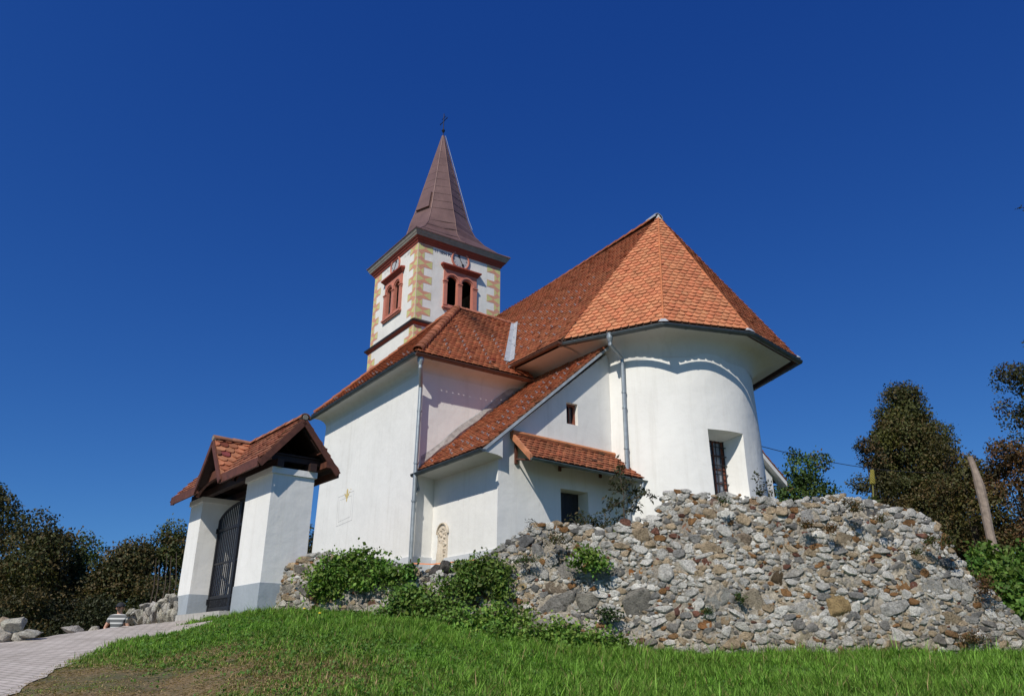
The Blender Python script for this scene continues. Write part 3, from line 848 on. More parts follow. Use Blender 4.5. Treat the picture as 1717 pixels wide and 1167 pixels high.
# apse roof: bright new tiles; facet turned from sun has shade painted in
apm = MB(CH)
def facet(mb, A, B, C, w, ex, col, **kw):
    A = np.asarray(A, float); B = np.asarray(B, float); C = np.asarray(C, float)
    u = B - A; L_ = np.linalg.norm(u); u /= L_
    c = C - A; cu = np.dot(c, u); v = c - u * cu; cv = np.linalg.norm(v); v /= cv
    tiles(mb, A, u, v, [(0, 0), (L_, 0), (cu, cv)], w, ex, col, **kw)
def e3(p):
    v = np.array(p) - AC; v = AC + v * (1 - .03 / np.linalg.norm(v)); return np.array([v[0], v[1], ZE + .04])
for A, B, colr in ((E0, E1, NEW), (E1, E2, NEW), (E2, E3, (.36, .12, .055)), (E3, E4, OLD)):
    facet(apm, e3(A), e3(B), APX, .19, .150, tcol(colr, .055), lift=.04, th=.022, jit=.004)
AP_ROOF = part(apm, 'apse_roof', [M_TILE, M_BOARD])
mb = MB(CH)
for p in (E1, E2):
    q = e3(p); mb.tube([q + [0, 0, .03], (q + APX) / 2 + [0, 0, .045], APX + [0, 0, .02]], .035, 6, col=(.5, .17, .07))
part(mb, 'hip_seam', M_TILE, AP_ROOF)
for p in (E1, E2, E3):
    mb = MB(CH); q = np.array([p[0], p[1], ZE]); c = np.array([AC[0], AC[1], ZE]); i = (c - q); i /= np.linalg.norm(i); s = np.cross(i, [0, 0, 1.])
    mb.hexa([q - i * .06 + s * .12, q - i * .06 - s * .12, q + i * .2 - s * .1 + [0, 0, .1], q + i * .2 + s * .1 + [0, 0, .1]], [q + i * .0 + s * .05 + [0, 0, .09], q + i * .0 - s * .05 + [0, 0, .09], q + i * .2 - s * .02 + [0, 0, .2], q + i * .2 + s * .02 + [0, 0, .2]])
    part(mb, 'gutter_corner', M_ZINCL, AP_ROOF)

# snow guards: small bent metal strips hooked over the tiles
def guard_mesh():
    m = MB(); m.box((-.014, -.0, .05), (.014, .04, .06)); m.box((-.017, -.012, .04), (.017, .0, .095)); m.box((-.022, -.014, .095), (.022, .006, .105))
    me_o = m.build('snow_guard', M_ZINCL); me = me_o.data; bpy.data.objects.remove(me_o); return me
GUARD = guard_mesh()
def guard(parent, O, Ud, Vd, u, v):
    O = np.asarray(O, float); Ud = np.asarray(Ud, float); Vd = np.asarray(Vd, float)
    w3 = CH(O + Ud * u + Vd * v); ux = CH(Ud) - T0; vx = CH(Vd) - T0; N = np.cross(ux, vx)
    if N[2] < 0: ux = -ux; N = -N
    o = bpy.data.objects.new('snow_guard', GUARD); COL.objects.link(o)
    o.parent = parent; o.matrix_parent_inverse = Matrix.Identity(4)
    o.matrix_basis = Matrix(((ux[0], vx[0], N[0], w3[0]), (ux[1], vx[1], N[1], w3[1]), (ux[2], vx[2], N[2], w3[2]), (0, 0, 0, 1)))
for k in range(9):
    for i in range(9):
        v = .45 + k * .37; u = .55 + i * .58 + k * .05
        if u < .35 + v * .10 + (.0 if v < 9 else 9) or u > 6.2 or k > 3 and u > 5.4 - (k - 4) * .1: continue
        if u > 2.6 + v * .62 + .2: continue
        guard(NAVE_ROOF, EN, Ud, vv, u, v)

# ------------------------------------------------------------------ side chapel
mb = MB(CH)
mb.hexa([(-9.66, -4.62, 1.2), (-3.26, -4.62, 1.2), (-3.26, NW, 1.2), (-9.66, NW, 1.2)], [(-9.6, -4.55, 6.62), (-3.32, -4.55, 6.62), (-3.32, NW, 6.62), (-9.6, NW, 6.62)])
CHAPEL = part(mb, 'chapel_wall', M_WHITE)
mb = MB(CH)
mb.box((-9.70, -4.66, 1.2), (-3.22, NW, 2.06)); part(mb, 'chapel_plinth', M_GREYW)
CE = dict(f=-9.98, k=-3.12, s=-4.96, z=6.90)
mb = MB(CH); rowsx = []
for k in range(8):
    a = k / 7 * math.pi / 2; f = 1 - math.cos(a); g = math.sin(a); z = 6.56 + (CE['z'] - .06 - 6.56) * g
    fa = -9.6 + (CE['f'] + .04 + 9.6) * f; fb = -4.55 + (CE['s'] + .04 + 4.55) * f; fk = -3.32 + (CE['k'] - .02 + 3.32) * f
    rowsx.append([(fa, -1.5, z), (fa, fb, z), (fk, fb, z), (fk, NW, z)])
for i in range(7):   # straight runs, sharp at the corners
    for j in range(3): mb.add([rowsx[i][j], rowsx[i][j + 1], rowsx[i + 1][j + 1], rowsx[i + 1][j]], [(0, 1, 2, 3)])
part(mb, 'chapel_cove', M_SOFFIT)
cz = CE['z'] + .02
RA = -6.86; RZ = 10.02; RB = -2.02
cA = np.array([CE['f'], CE['s'], cz]); cB = np.array([CE['f'], -1.35, cz]); cC = np.array([CE['k'], CE['s'], cz])
chm = MB(CH)
# front slope, up to the ridge, cut by the nave valley on its right
U_ = np.array([0, 1.0, 0]); V_ = np.array([RA - CE['f'], 0, RZ - cz]); VL = np.linalg.norm(V_); V_ /= VL
soot = lambda u, v: max(0, min(1, (v - 1.9) / 1.2)) * max(0, 1 - abs(u - 3.3) / .75) * random.uniform(.3, .95)
tiles(chm, cA, U_, V_, [(0, 0), (2.98, 0), (5.08, VL), (RB - CE['s'], VL)], .17, .15, tcol((.37, .122, .056), .14, soot, .03))
tiles(chm, cA, U_, V_, [(2.98, 0), (3.62, 0), (3.58, .5), (3.28, .5)], .18, .155, tcol((.36, .10, .043), .22, None, .04))
V2 = np.array([0, RB - CE['s'], RZ - cz]); V2L = np.linalg.norm(V2); V2 /= V2L
tiles(chm, cA, (1.0, 0, 0), V2, [(0, 0), (CE['k'] - CE['f'], 0), (RA - CE['f'], V2L)], .18, .155, tcol(OLD, .22, None, .04))
V3 = np.array([RA - CE['k'], 0, RZ - cz]); V3L = np.linalg.norm(V3); V3 /= V3L
tiles(chm, (CE['k'], CE['s'], cz), U_, V3, [(0, 0), (3.0, 0), (5.3, V3L), (RB - CE['s'], V3L)], .36, .31, tcol(OLD, .2))
CH_ROOF = part(chm, 'chapel_roof', [M_TILE, M_BOARD])
mb = MB(CH)
ridge_tiles(mb, cA + [.1, .1, .1], (RA, RB, RZ + .03), .13, .34, (.34, .12, .06)); ridge_tiles(mb, (RA, RB - .05, RZ + .02), (RA, .32, RZ - .02), .10, .36, (.40, .16, .10))
ridge_tiles(mb, cC + [-.1, .1, .1], (RA, RB, RZ + .02), .12, .36, OLD)
part(mb, 'hip_tiles', M_TILE, CH_ROOF)
mb = MB(CH)      # zinc valley between chapel and nave roofs
v0 = np.array([-9.50, -1.82, 7.40]); v1 = np.array([-6.90, .17, 9.98]); rowsx = []
for q_ in np.linspace(0, 1, 9):
    p = v0 + (v1 - v0) * q_; w_ = .19 - .05 * q_
    rowsx.append([p + np.array([0, -w_, .085]), p + np.array([-.03, -.03, .075]), p + np.array([-w_ * 1.15, 0, .10])])
mb.strip(rowsx); part(mb, 'valley_flashing', M_ZINCL, CH_ROOF)
gutter([(CE['f'] - .06, -1.3, cz - .07), (CE['f'] - .06, CE['s'] - .03, cz - .07)], 'chapel_gutter', M_GUTB, .07)
gutter([(CE['f'] - .06, CE['s'] - .03, cz - .06), (CE['k'] + .1, CE['s'] - .03, cz - .06)], 'chapel_gutter', M_GUT, .07)
for k in range(9):      # columns of guards running up the slope
    for i in range(5):
        u = 1.05 + i * .62 + k * .055; v = .3 + k * .27
        if u < v * (RB - CE['s']) / VL + .35 or u > 3.2 + v * .45: continue
        guard(CH_ROOF, cA, U_, V_, u, v)
for i in range(13):
    guard(CH_ROOF, cA, (1., 0, 0), V2, .7 + i * .46, .25 + .16 * (i % 2))
# painted frame with an ochre ornament
mb = MB(CH)
def wall_line(pts, w):
    for (a0, z0), (a1, z1) in zip(pts[:-1], pts[1:]):
        d = np.array([a1 - a0, z1 - z0]); ln = np.linalg.norm(d); d /= ln; nn = np.array([-d[1], d[0]]) * w / 2
        off = lambda z: -4.55 - .07 * (6.62 - z) / 5.42 - .003
        q = [(a0 + nn[0], z0 + nn[1]), (a1 + nn[0], z1 + nn[1]), (a1 - nn[0], z1 - nn[1]), (a0 - nn[0], z0 - nn[1])]
        mb.hexa([(a, off(z) + .006, z) for a, z in q], [(a, off(z), z) for a, z in q])
wall_line([(-4.90, 4.14), (-5.98, 4.16), (-6.0, 3.36), (-4.95, 3.31), (-4.90, 4.14)], .013)
wall_line([(-5.02, 4.03), (-5.86, 4.05), (-5.88, 3.47), (-5.06, 3.42), (-5.02, 4.03)], .009)
part(mb, 'painted_frame', M_LINE, CHAPEL)
mb = MB(CH)
for (a, z, rx, rz) in [(-5.52, 4.20, .055, .09), (-5.52, 4.06, .07, .06), (-5.43, 4.11, .05, .035), (-5.61, 4.11, .05, .035), (-5.52, 3.97, .03, .05), (-5.36, 4.16, .03, .02), (-5.68, 4.17, .03, .02), (-5.75, 4.24, .02, .015)]:
    off = -4.55 - .07 * (6.62 - z) / 5.42
    lo = [(a + rx * math.cos(t), off + .004, z + rz * math.sin(t)) for t in np.linspace(0, 6.28, 14)[:-1]]
    mb.hexa(lo, [(p[0], off - .006, p[2]) for p in lo])
part(mb, 'painted_ornament', M_GOLD, CHAPEL)
# downpipes
def pipe(pts, name='downpipe', r=.05, mat=M_PIPE, collars=(), par=CHURCH, xf=CH):
    mb = MB(xf); mb.tube(pts, r, 12)
    for c in collars: mb.tube([np.asarray(c) - [0, 0, .02], np.asarray(c) + [0, 0, .02]], r * 1.25, 12)
    return mb.build(name, mat, par, smooth=False)
pa, pb = -9.74, -4.66
dp = pipe([(-9.98, -4.82, 6.86), (-9.98, -4.82, 6.52), (-9.90, -4.76, 6.36), (pa, pb, 6.12), (pa, pb, 5.9), (pa - .03, pb - .04, 3.9), (pa - .05, pb - .06, 1.75)], collars=[(pa, pb, 5.5), (pa - .03, pb - .035, 4.2), (pa - .04, pb - .05, 3.3)])
mb = MB(CH); mb.tube([(-9.98, -4.82, 6.86), (-9.98, -4.82, 6.70), (-9.98, -4.82, 6.6)], [.085, .085, .055], 12); mb.build('rainwater_head', M_PIPE, dp)

# ------------------------------------------------------------------ annex (lean-to) beside the apse
NA = -12.40; NB = -4.10
mr = .86; rz = lambda b: 4.07 + mr * (b + 4.55)
mb = MB(CH)
win = rect(-2.20, 4.98, -1.86, 5.50); door = rect(-2.42, 1.3, -1.62, 3.44)
poly = [(NB - .03, 1.2), (NW + .1, 1.2), (NW + .1, rz(NW) - .16), (NB, rz(NB) - .16)]
mb.plate([poly, win, door], (NA, 0, 0), (0, 1, 0), (0, 0, 1), (-1, 0, 0), .45)
mb.hexa([(NA + .002, NB - .032, 1.2), (NA + .002, NB + .4, 1.2), (-9.6, NB + .4, 1.2), (-9.6, NB - .032, 1.2)], [(NA + .002, NB, 4.02), (NA + .002, NB + .4, 4.32), (-9.6, NB + .4, 4.32), (-9.6, NB, 4.02)])
ANNEX = part(mb, 'annex_wall', M_WHITE)
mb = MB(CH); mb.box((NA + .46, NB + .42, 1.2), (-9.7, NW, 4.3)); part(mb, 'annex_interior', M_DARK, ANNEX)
mb = MB(CH)
mb.plate([rect(-2.20, 4.98, -1.86, 5.50), rect(-2.15, 5.03, -1.91, 5.45)], (NA + .10, 0, 0), (0, 1, 0), (0, 0, 1), (-1, 0, 0), .06); mb.box((NA + .12, -2.04, 5.03), (NA + .15, -2.02, 5.45))
AW = part(mb, 'annex_window', M_REDW, ANNEX)
mb = MB(CH); mb.box((NA + .155, -2.2, 4.98), (NA + .16, -1.86, 5.5)); part(mb, 'annex_window_pane', plain('dark_glass', (.03, .03, .04), .1, 0, .1, 3, 0), ANNEX)
mb = MB(CH)
for i in range(6): mb.box((NA + .36, -2.42 + i * .134, 1.3), (NA + .40 + .006 * (i % 2), -2.42 + i * .134 + .13, 3.44))
DOOR = part(mb, 'annex_door', M_DOOR, ANNEX)
mb = MB(CH); mb.box((NA + .34, -1.75, 2.35), (NA + .36, -1.70, 2.52)); mb.tube([(NA + .34, -1.725, 2.45), (NA + .30, -1.725, 2.45), (NA + .30, -1.84, 2.45)], .01, 6); part(mb, 'door_handle', M_IRON, ANNEX)
# roof
EA = np.array([-12.58, -4.62, rz(-4.62)]); VA = np.array([0, 1.0, mr]); VA /= np.linalg.norm(VA)
AL = (NW - .02 + 4.62) * math.sqrt(1 + mr * mr)
mb = MB(CH); tiles(mb, EA, (1., 0, 0), VA, [(0, 0), (2.96, 0), (2.96, AL), (.0, AL - .12)], .18, .155, tcol((.37, .125, .058), .15, None, .03))
AN_ROOF = part(mb, 'annex_roof', [M_TILE, M_BOARD])
mb = MB(CH)
a0 = EA + [-.012, 0, -.10]; a1 = EA + VA * (AL - .1) + [-.012, 0, -.10]
mb.hexa([a0, a1, a1 + [.05, 0, 0], a0 + [.05, 0, 0]], [a0 + [0, 0, .075], a1 + [0, 0, .075], a1 + [.05, 0, .075], a0 + [.05, 0, .075]])
part(mb, 'rake_board', plain('pale_rake_flashing', (.42, .46, .50), .6, .1), AN_ROOF)
mb = MB(CH)      # soffit of the verge and cove of the eaves
rowsx = []
for k in range(7):
    a = k / 6 * math.pi / 2
    b = NB + (-4.62 - NB) * (1 - math.cos(a)); z = 3.86 + (EA[2] - .07 - 3.86) * math.sin(a)
    rowsx.append([(-12.56, b, z), (-11.0, b, z), (-9.6, b, z)])
mb.strip(rowsx)
mb.add([rowsx[i][0] for i in range(7)] + [(-12.56, NB, EA[2] + .3)], [tuple(range(8))])
mb.add([(-12.56, -4.62, EA[2] - .06), (-12.56, NW, rz(NW) - .06), (NA, NW, rz(NW) - .1), (NA, -4.62, EA[2] - .1)], [(0, 1, 2, 3)])
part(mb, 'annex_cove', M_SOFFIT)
mb = MB(CH)      # mortar and lead flashing up the chapel wall
fl = []
for b in np.linspace(-4.5, -1.0, 14): fl.append([(-9.62, b, rz(b) + .02), (-9.655, b, rz(b) + .12 + .03 * math.sin(b * 9)), (-9.625, b, rz(b) + .30 + .03 * math.sin(b * 5))])
mb.strip(fl); part(mb, 'wall_flashing', plain('mortar_flashing', (.40, .38, .36), .9, 0, .35, 9, .5, 30), AN_ROOF)
mb = MB(CH)
mb.strip([[(-12.3, NW - .03, rz(NW) - .02), (-9.7, NW - .03, rz(NW) - .02)], [(-12.3, NW - .12, rz(NW - .12) + .09), (-9.7, NW - .12, rz(NW - .12) + .09)]]); part(mb, 'top_flashing', M_BROWN, AN_ROOF)
gutter([(-12.70, -4.69, EA[2] - .065), (-9.62, -4.69, EA[2] - .065)], 'annex_gutter', M_GUT, .06)
pipe([(-9.72, -4.66, EA[2] - .08), (-9.72, -4.62, EA[2] - .30), (-9.70, -4.56, EA[2] - .42), (-9.72, -4.70, EA[2] - .52)], r=.04)
for k in range(11):
    for i in range(3):
        u = .22 + i * .42 + (k % 2) * .2; v = .22 + k * .36
        if k == 0: pass
        guard(AN_ROOF, EA, (1., 0, 0), VA, u, v)
for i in range(3): guard(AN_ROOF, EA, (1., 0, 0), VA, 1.55 + i * .45, .25 + (i % 2) * .3); guard(AN_ROOF, EA, (1., 0, 0), VA, 1.5 + i * .4, .9)
# carved relief in an arched niche
mb = MB(CH)
rl = arch_loop(-10.19, .44, 1.75, 2.55); big = rect(-10.6, 1.6, -9.8, 2.95)
no = NB - .03
ro = [(p[0] - 0, p[1]) for p in rl]
mb.plate([ro], (0, no - .012, 0), (1, 0, 0), (0, 0, 1), (0, -1, 0), .03, 0)
for q in range(70):
    a = random.uniform(-10.36, -10.02); z = random.uniform(1.8, 2.68); r = random.uniform(.015, .045)
    if ((a + 10.19) / .17) ** 2 + max(0, (z - 2.55) / .17) ** 2 > 1: continue
    mb.tube([(a, no + .0, z), (a, no - .02 - r * .4, z), (a, no - .025 - r * .5, z)], [r, r * .8, r * .3], 8)
mb.tube([(-10.19, no - .02, 2.38), (-10.19, no - .045, 2.38)], [.075, .05], 12); mb.tube([(-10.19, no - .03, 1.8), (-10.19, no - .045, 2.1), (-10.19, no - .035, 2.32)], [.12, .10, .06], 8)
rm = [[(-10.19 + r * math.cos(t) if z_ is None else x, no - d, 2.55 + r * math.sin(t)) for t in np.linspace(0, math.pi, 16)] for (r, d, z_, x) in ((.215, .012, None, 0), (.225, .05, None, 0), (.25, .05, None, 0), (.255, .0, None, 0))]
mb.strip(rm)
part(mb, 'carved_relief', M_RELIEF, ANNEX)
mb = MB(CH); mb.box((-12.46, NB - .055, 1.2), (-9.71, NB + .1, 2.0)); part(mb, 'annex_plinth', M_GREYW)
# canopy over the door
cT0, cT1, cB0, cB1 = np.array([NA - .02, -3.78, 4.45]), np.array([NA - .02, -.60, 4.36]), np.array([-13.12, -3.78, 3.82]), np.array([-13.12, -.52, 3.75])
mb = MB(CH)
uu = cB1 - cB0; ul = np.linalg.norm(uu); uu /= ul; c = cT0 - cB0; vv2 = c - uu * np.dot(c, uu); vl2 = np.linalg.norm(vv2); vv2 /= vl2
tiles(mb, cB0, uu, vv2, [(0.05, 0), (ul, 0), (ul - .08, vl2), (0.05, vl2)], .17, .12, tcol((.34, .12, .06), .2, None, .08))
CANOPY = part(mb, 'door_canopy', [M_TILE, M_BOARD])
mb = MB(CH)
mb.tube([cT0 + [-.04, 0, .05], cT1 + [-.04, 0, .05]], .06, 8, col=(.55, .22, .10))
mb.hexa([cB0 + [-.02, -.03, -.07], cT0 + [0, -.03, -.07], cT0 + [0, .04, -.07], cB0 + [-.02, .04, -.07]], [cB0 + [-.02, -.03, .06], cT0 + [0, -.03, .08], cT0 + [0, .04, .08], cB0 + [-.02, .04, .06]], col=(.5, .2, .10))
part(mb, 'canopy_edge_tiles', M_TILE, CANOPY)
for b in (-3.66, -2.45, -1.25):
    mb = MB(CH); mb.box((NA - .05, b - .03, 3.82), (NA - .002, b + .03, 4.36))
    mb.tube([(NA - .03, b, 3.92), (-13.0, b, 3.80)], .022, 6); mb.tube([(NA - .03, b, 4.33), (-13.05, b, 3.82)], .03, 6)
    part(mb, 'canopy_bracket', M_BROWN, CANOPY)
gutter([cB0 + [-.05, 0, -.03], cB1 + [-.05, .02, -.05]], 'canopy_gutter', plain('green_grey_gutter', (.14, .17, .16), .45, .4), .045, parent=CANOPY, hooks=False)
pipe([cB1 + [-.05, -.1, -.08], cB1 + [-.04, -.12, -.22], cB1 + [.12, -.2, -.42], cB1 + [.2, -.24, -.7]], r=.035, par=CANOPY)
# apse downpipe
t_ = -1.18
q = lambda r, z, t=t_: apz(t, z, AR + r + .10 * (6.9 - z) / 5.0)
dp2 = pipe([(-13.0, -1.28, ZE - .12), (-13.0, -1.28, ZE - .32), q(.12, 6.78, -1.165), q(.09, 6.6, -1.165), q(.09, 4.2, -1.165), q(.09, 1.8, -1.165)], collars=[q(.09, 5.9, -1.165), q(.09, 5.5, -1.165), q(.09, 4.5, -1.165)], r=.048)
mb = MB(CH); mb.tube([(-13.0, -1.28, ZE - .04), (-13.0, -1.28, ZE - .16), (-13.0, -1.28, ZE - .26)], [.085, .08, .05], 12); mb.build('rainwater_head', M_PIPE, dp2)
# far-side wing behind the apse
mb = MB(CH)
wz_ = lambda b: 5.78 + .75 * (10.3 - b)
mb.hexa([(-9.0, 3.9, 1.2), (-9.0, 9.82, 1.2), (-4, 9.82, 1.2), (-4, 3.9, 1.2)], [(-9.0, 3.9, wz_(3.9) - .3), (-9.0, 9.82, wz_(9.82) - .3), (-4, 9.82, wz_(9.82) - .3), (-4, 3.9, wz_(3.9) - .3)])
WING = part(mb, 'side_wing', M_WHITE)
mb = MB(CH)
VW = np.array([0, -1.0, .75]); VW /= np.linalg.norm(VW)
tiles(mb, (-9.2, 10.35, wz_(10.35)), (1., 0, 0), VW, [(0, 0), (5.2, 0), (5.2, 7.2), (0, 7.2)], .2, .18, tcol(OLD, .2), drop=.03)
part(mb, 'wing_roof', [M_TILE, M_BOARD], WING)
mb = MB(CH); a0 = np.array([-9.2, 10.35, wz_(10.35) - .22]); a1 = a0 + VW * 7
mb.hexa([a0, a1, a1 + [.3, 0, 0], a0 + [.3, 0, 0]], [a0 + [0, 0, .17], a1 + [0, 0, .17], a1 + [.3, 0, .17], a0 + [.3, 0, .17]]); part(mb, 'wing_verge', M_WHITE, WING)

# ------------------------------------------------------------------ gate
GATE_O = thing('churchyard_gate', 'white twin pillar gate with brown timber gabled tile roof and iron grille', 'gate', GT((2.6, .4, .6)), math.atan2(G1[1], G1[0]))
def gpart(mb, name, mats, parent=GATE_O, **kw): return mb.build(name, mats, parent, **kw)
for x0, x1, zb_ in ((0, 1.2, .3), (3.68, 4.45, .4)):
    mb = MB(GT); mb.box((x0, 0, 1.09), (x1, .78, 2.93))
    pil = gpart(mb, 'pillar', M_WHITE)
    mb = MB(GT); mb.box((x0 - .035, -.035, 2.932), (x1 + .035, .815, 3.04)); gpart(mb, 'pillar_cap', M_WHITE, pil)
    mb = MB(GT); mb.box((x0 - .012, -.012, zb_ - .3), (x1 + .012, .792, 1.088)); gpart(mb, 'pillar_plinth', M_PLINTH, pil)
# roof
zE, zR, gm, gf, gb = 3.11, 3.94, .40, -.32, 1.12
gl, gr = 4.74, -.18
mb = MB(GT)
Vg = np.array([0, gm - gf, zR - zE]); VgL = np.linalg.norm(Vg); Vg /= VgL
Vh = np.array([0, gm - gb, zR - zE]); VhL = np.linalg.norm(Vh); Vh /= VhL
dm, dw = 2.35, .68
gsoot = lambda u, v: .3 * random.random()
tl = lambda poly: tiles(mb, (gr, gf, zE), (1., 0, 0), Vg, poly, .18, .145, tcol(GATE, .25, gsoot, .05), lift=.035)
uL = dm - dw - gr; uR = dm + dw - gr
tl([(0, 0), (uL, 0), (dm - gr, VgL), (0, VgL)]); tl([(uR, 0), (gl - gr, 0), (gl - gr, VgL), (dm - gr, VgL)])
tiles(mb, (gr, gb, zE), (1., 0, 0), Vh, [(0, 0), (gl - gr, 0), (gl - gr, VhL), (0, VhL)], .18, .145, tcol(GATE, .25, gsoot, .05), lift=.035)
# cross gable
df = gf - .05
for sgn in (-1, 1):
    foot = np.array([dm + sgn * dw, df, zE]); top = np.array([dm, df, zR]); vd = top - foot; vL = np.linalg.norm(vd); vd /= vL
    tiles(mb, foot, (0, 1., 0), vd, [(0, 0), (.06, 0), (gm - df, vL), (0, vL)], .18, .145, tcol((.42, .17, .09), .22, None, .04), lift=.035)
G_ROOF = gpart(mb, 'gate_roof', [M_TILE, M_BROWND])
mb = MB(GT); ridge_tiles(mb, (gr, gm, zR + .03), (dm, gm, zR + .03), .085, .34, GATE); ridge_tiles(mb, (dm, gm, zR + .03), (gl, gm, zR + .03), .085, .34, GATE); ridge_tiles(mb, (dm, df, zR + .03), (dm, gm, zR + .03), .075, .3, (.4, .19, .12))
gpart(mb, 'ridge_tiles', M_TILE, G_ROOF)
mb = MB(GT)
for p in ((gr - .02, gm, zR + .03), (dm, df - .02, zR + .03)):
    p = np.array(p); ax = np.array([.14, 0, 0]) if p[1] > 0 else np.array([0, .14, 0]); mb.tube([p - ax * .1, p + ax * .8], [.05, .075], 8)
gpart(mb, 'ridge_cap', plain('grey_mortar_cap', (.24, .225, .20), .9), G_ROOF)
def beam(mb, A, B, w, h, up=(0, 0, 1.)):
    A = np.asarray(A, float); B = np.asarray(B, float); t = B - A; t /= np.linalg.norm(t); s = np.cross(t, up); s /= np.linalg.norm(s); u = np.cross(s, t)
    f = lambda P: [P + s * w / 2 + u * h / 2, P - s * w / 2 + u * h / 2, P - s * w / 2 - u * h / 2, P + s * w / 2 - u * h / 2]
    mb.hexa(f(A), f(B))
# barge boards at both ends, fascias, dormer boards
for x in (gr - .02, gl + .02):
    mb = MB(GT); beam(mb, (x, gf - .02, zE - .10), (x, gm, zR - .05), .03, .11); beam(mb, (x, gm, zR - .05), (x, gb + .02, zE - .09), .03, .11); gpart(mb, 'barge_board', M_BROWN)
for (x0, x1) in ((gr, dm - dw + .05), (dm + dw - .05, gl)):
    mb = MB(GT); beam(mb, (x0, gf - .03, zE - .06), (x1, gf - .03, zE - .06), .035, .16); gpart(mb, 'fascia_board', M_BROWN)
mb = MB(GT); beam(mb, (gr, gb + .03, zE - .06), (gl, gb + .03, zE - .06), .035, .16); gpart(mb, 'fascia_board', M_BROWN)
for sgn in (-1, 1):
    mb = MB(GT); beam(mb, (dm + sgn * (dw + .06), df - .02, zE - .12), (dm, df - .02, zR - .05), .03, .11); gpart(mb, 'dormer_barge_board', M_BROWN)
mb = MB(GT)
mb.box((-.1, .02, 3.042), (4.6, .14, 3.18)); mb.box((-.1, .64, 3.042), (4.6, .76, 3.18)); mb.box((.02, -.10, 3.285), (4.5, .90, 3.31))       # wall plates
for x in (.05, 1.05, 3.75, 4.35): mb.box((x, -.14, 3.181), (x + .1, .94, 3.28))
for x in (gr + .1, .9, 1.5, 3.2, 4.0, gl - .1):
    beam(mb, (x, gf + .02, zE - .02), (x, gm, zR - .1), .09, .09); beam(mb, (x, gb - .02, zE - .02), (x, gm, zR - .1), .09, .09)
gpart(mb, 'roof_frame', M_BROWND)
mb = MB(GT)     # purlin stubs at the gable
for y, z in ((gf + .12, 3.12), (gb - .18, 3.12), (gb - .30, 3.36)):
    mb = MB(GT); mb.box((gr - .03, y - .05, z), (.3, y + .06, z + .11)); gpart(mb, 'purlin_end', M_BROWN)
mb = MB(GT)      # arched timber above the opening
ar = lambda t, r: (2.44 + (1.26 + r) * math.cos(t), 2.74 + (.46 + r) * math.sin(t))
for y0, y1 in ((.0, .06),):
    rowsx = []
    for (r, y) in ((0, y0), (.17, y0), (.17, y1), (0, y1), (0, y0)): rowsx.append([(ar(t, r)[0], y - .22, ar(t, r)[1]) for t in np.linspace(.55, math.pi - .55, 18)])
    mb.strip(rowsx)
gpart(mb, 'arched_brace', M_BROWN)
# grille: two leaves with bars, rails and an arched head
gy = .40
for (xa_, xb_) in ((1.25, 2.42), (2.46, 3.63)):
    mb = MB(GT)
    hd = lambda x: 2.46 + .36 * math.sqrt(max(0, 1 - ((x - 2.44) / 1.28) ** 2))
    for x in (xa_, xb_): mb.box((x - .028, gy - .028, .74), (x + .028, gy + .028, hd(x)))
    for z in (.80, 1.02, 2.36): mb.box((xa_, gy - .02, z - .03), (xb_, gy + .02, z + .03))
    mb.box((xa_, gy - .015, 1.66), (xb_, gy + .015, 1.70))
    mb.tube([(x, gy, hd(x)) for x in np.linspace(xa_, xb_, 12)], .03, 6)
    for x in np.linspace(xa_, xb_, 12)[1:-1]: mb.tube([(x, gy, .76), (x, gy, hd(x) + .02)], .0135, 6)
    for x in np.linspace(xa_, xb_, 23)[1:-1:2]: mb.tube([(x, gy, .76), (x, gy, 1.02)], .0135, 6)
    for x in np.linspace(xa_ + .1, xb_ - .1, 6):
        t = np.linspace(0, 2 * math.pi, 11); mb.tube([(x + .05 * math.cos(k), gy, .91 + .06 * math.sin(k)) for k in t], .01, 5, cap=False)
    leaf = gpart(mb, 'gate_leaf', M_IRON)
    if xa_ < 2:
        mb = MB(GT); mb.box((xa_ + .25, gy - .06, 1.42), (xa_ + .45, gy - .03, 1.75)); mb.tube([(xa_ + .33, gy - .06, 1.6), (xa_ + .33, gy - .13, 1.6), (xa_ + .2, gy - .13, 1.6)], .013, 6); gpart(mb, 'gate_lock', M_IRON, leaf)
mb = MB(GT)
for z in (.95, 2.36): mb.box((3.625, gy - .05, z - .05), (3.685, gy + .05, z + .05))
gpart(mb, 'gate_hinge', M_IRON)
mb = MB(GT); mb.box((1.2, -.2, .35), (3.68, .7, .68)); gpart(mb, 'gate_threshold', plain('worn_stone_step', (.42, .40, .37), .9, 0, .2, 8, .4))


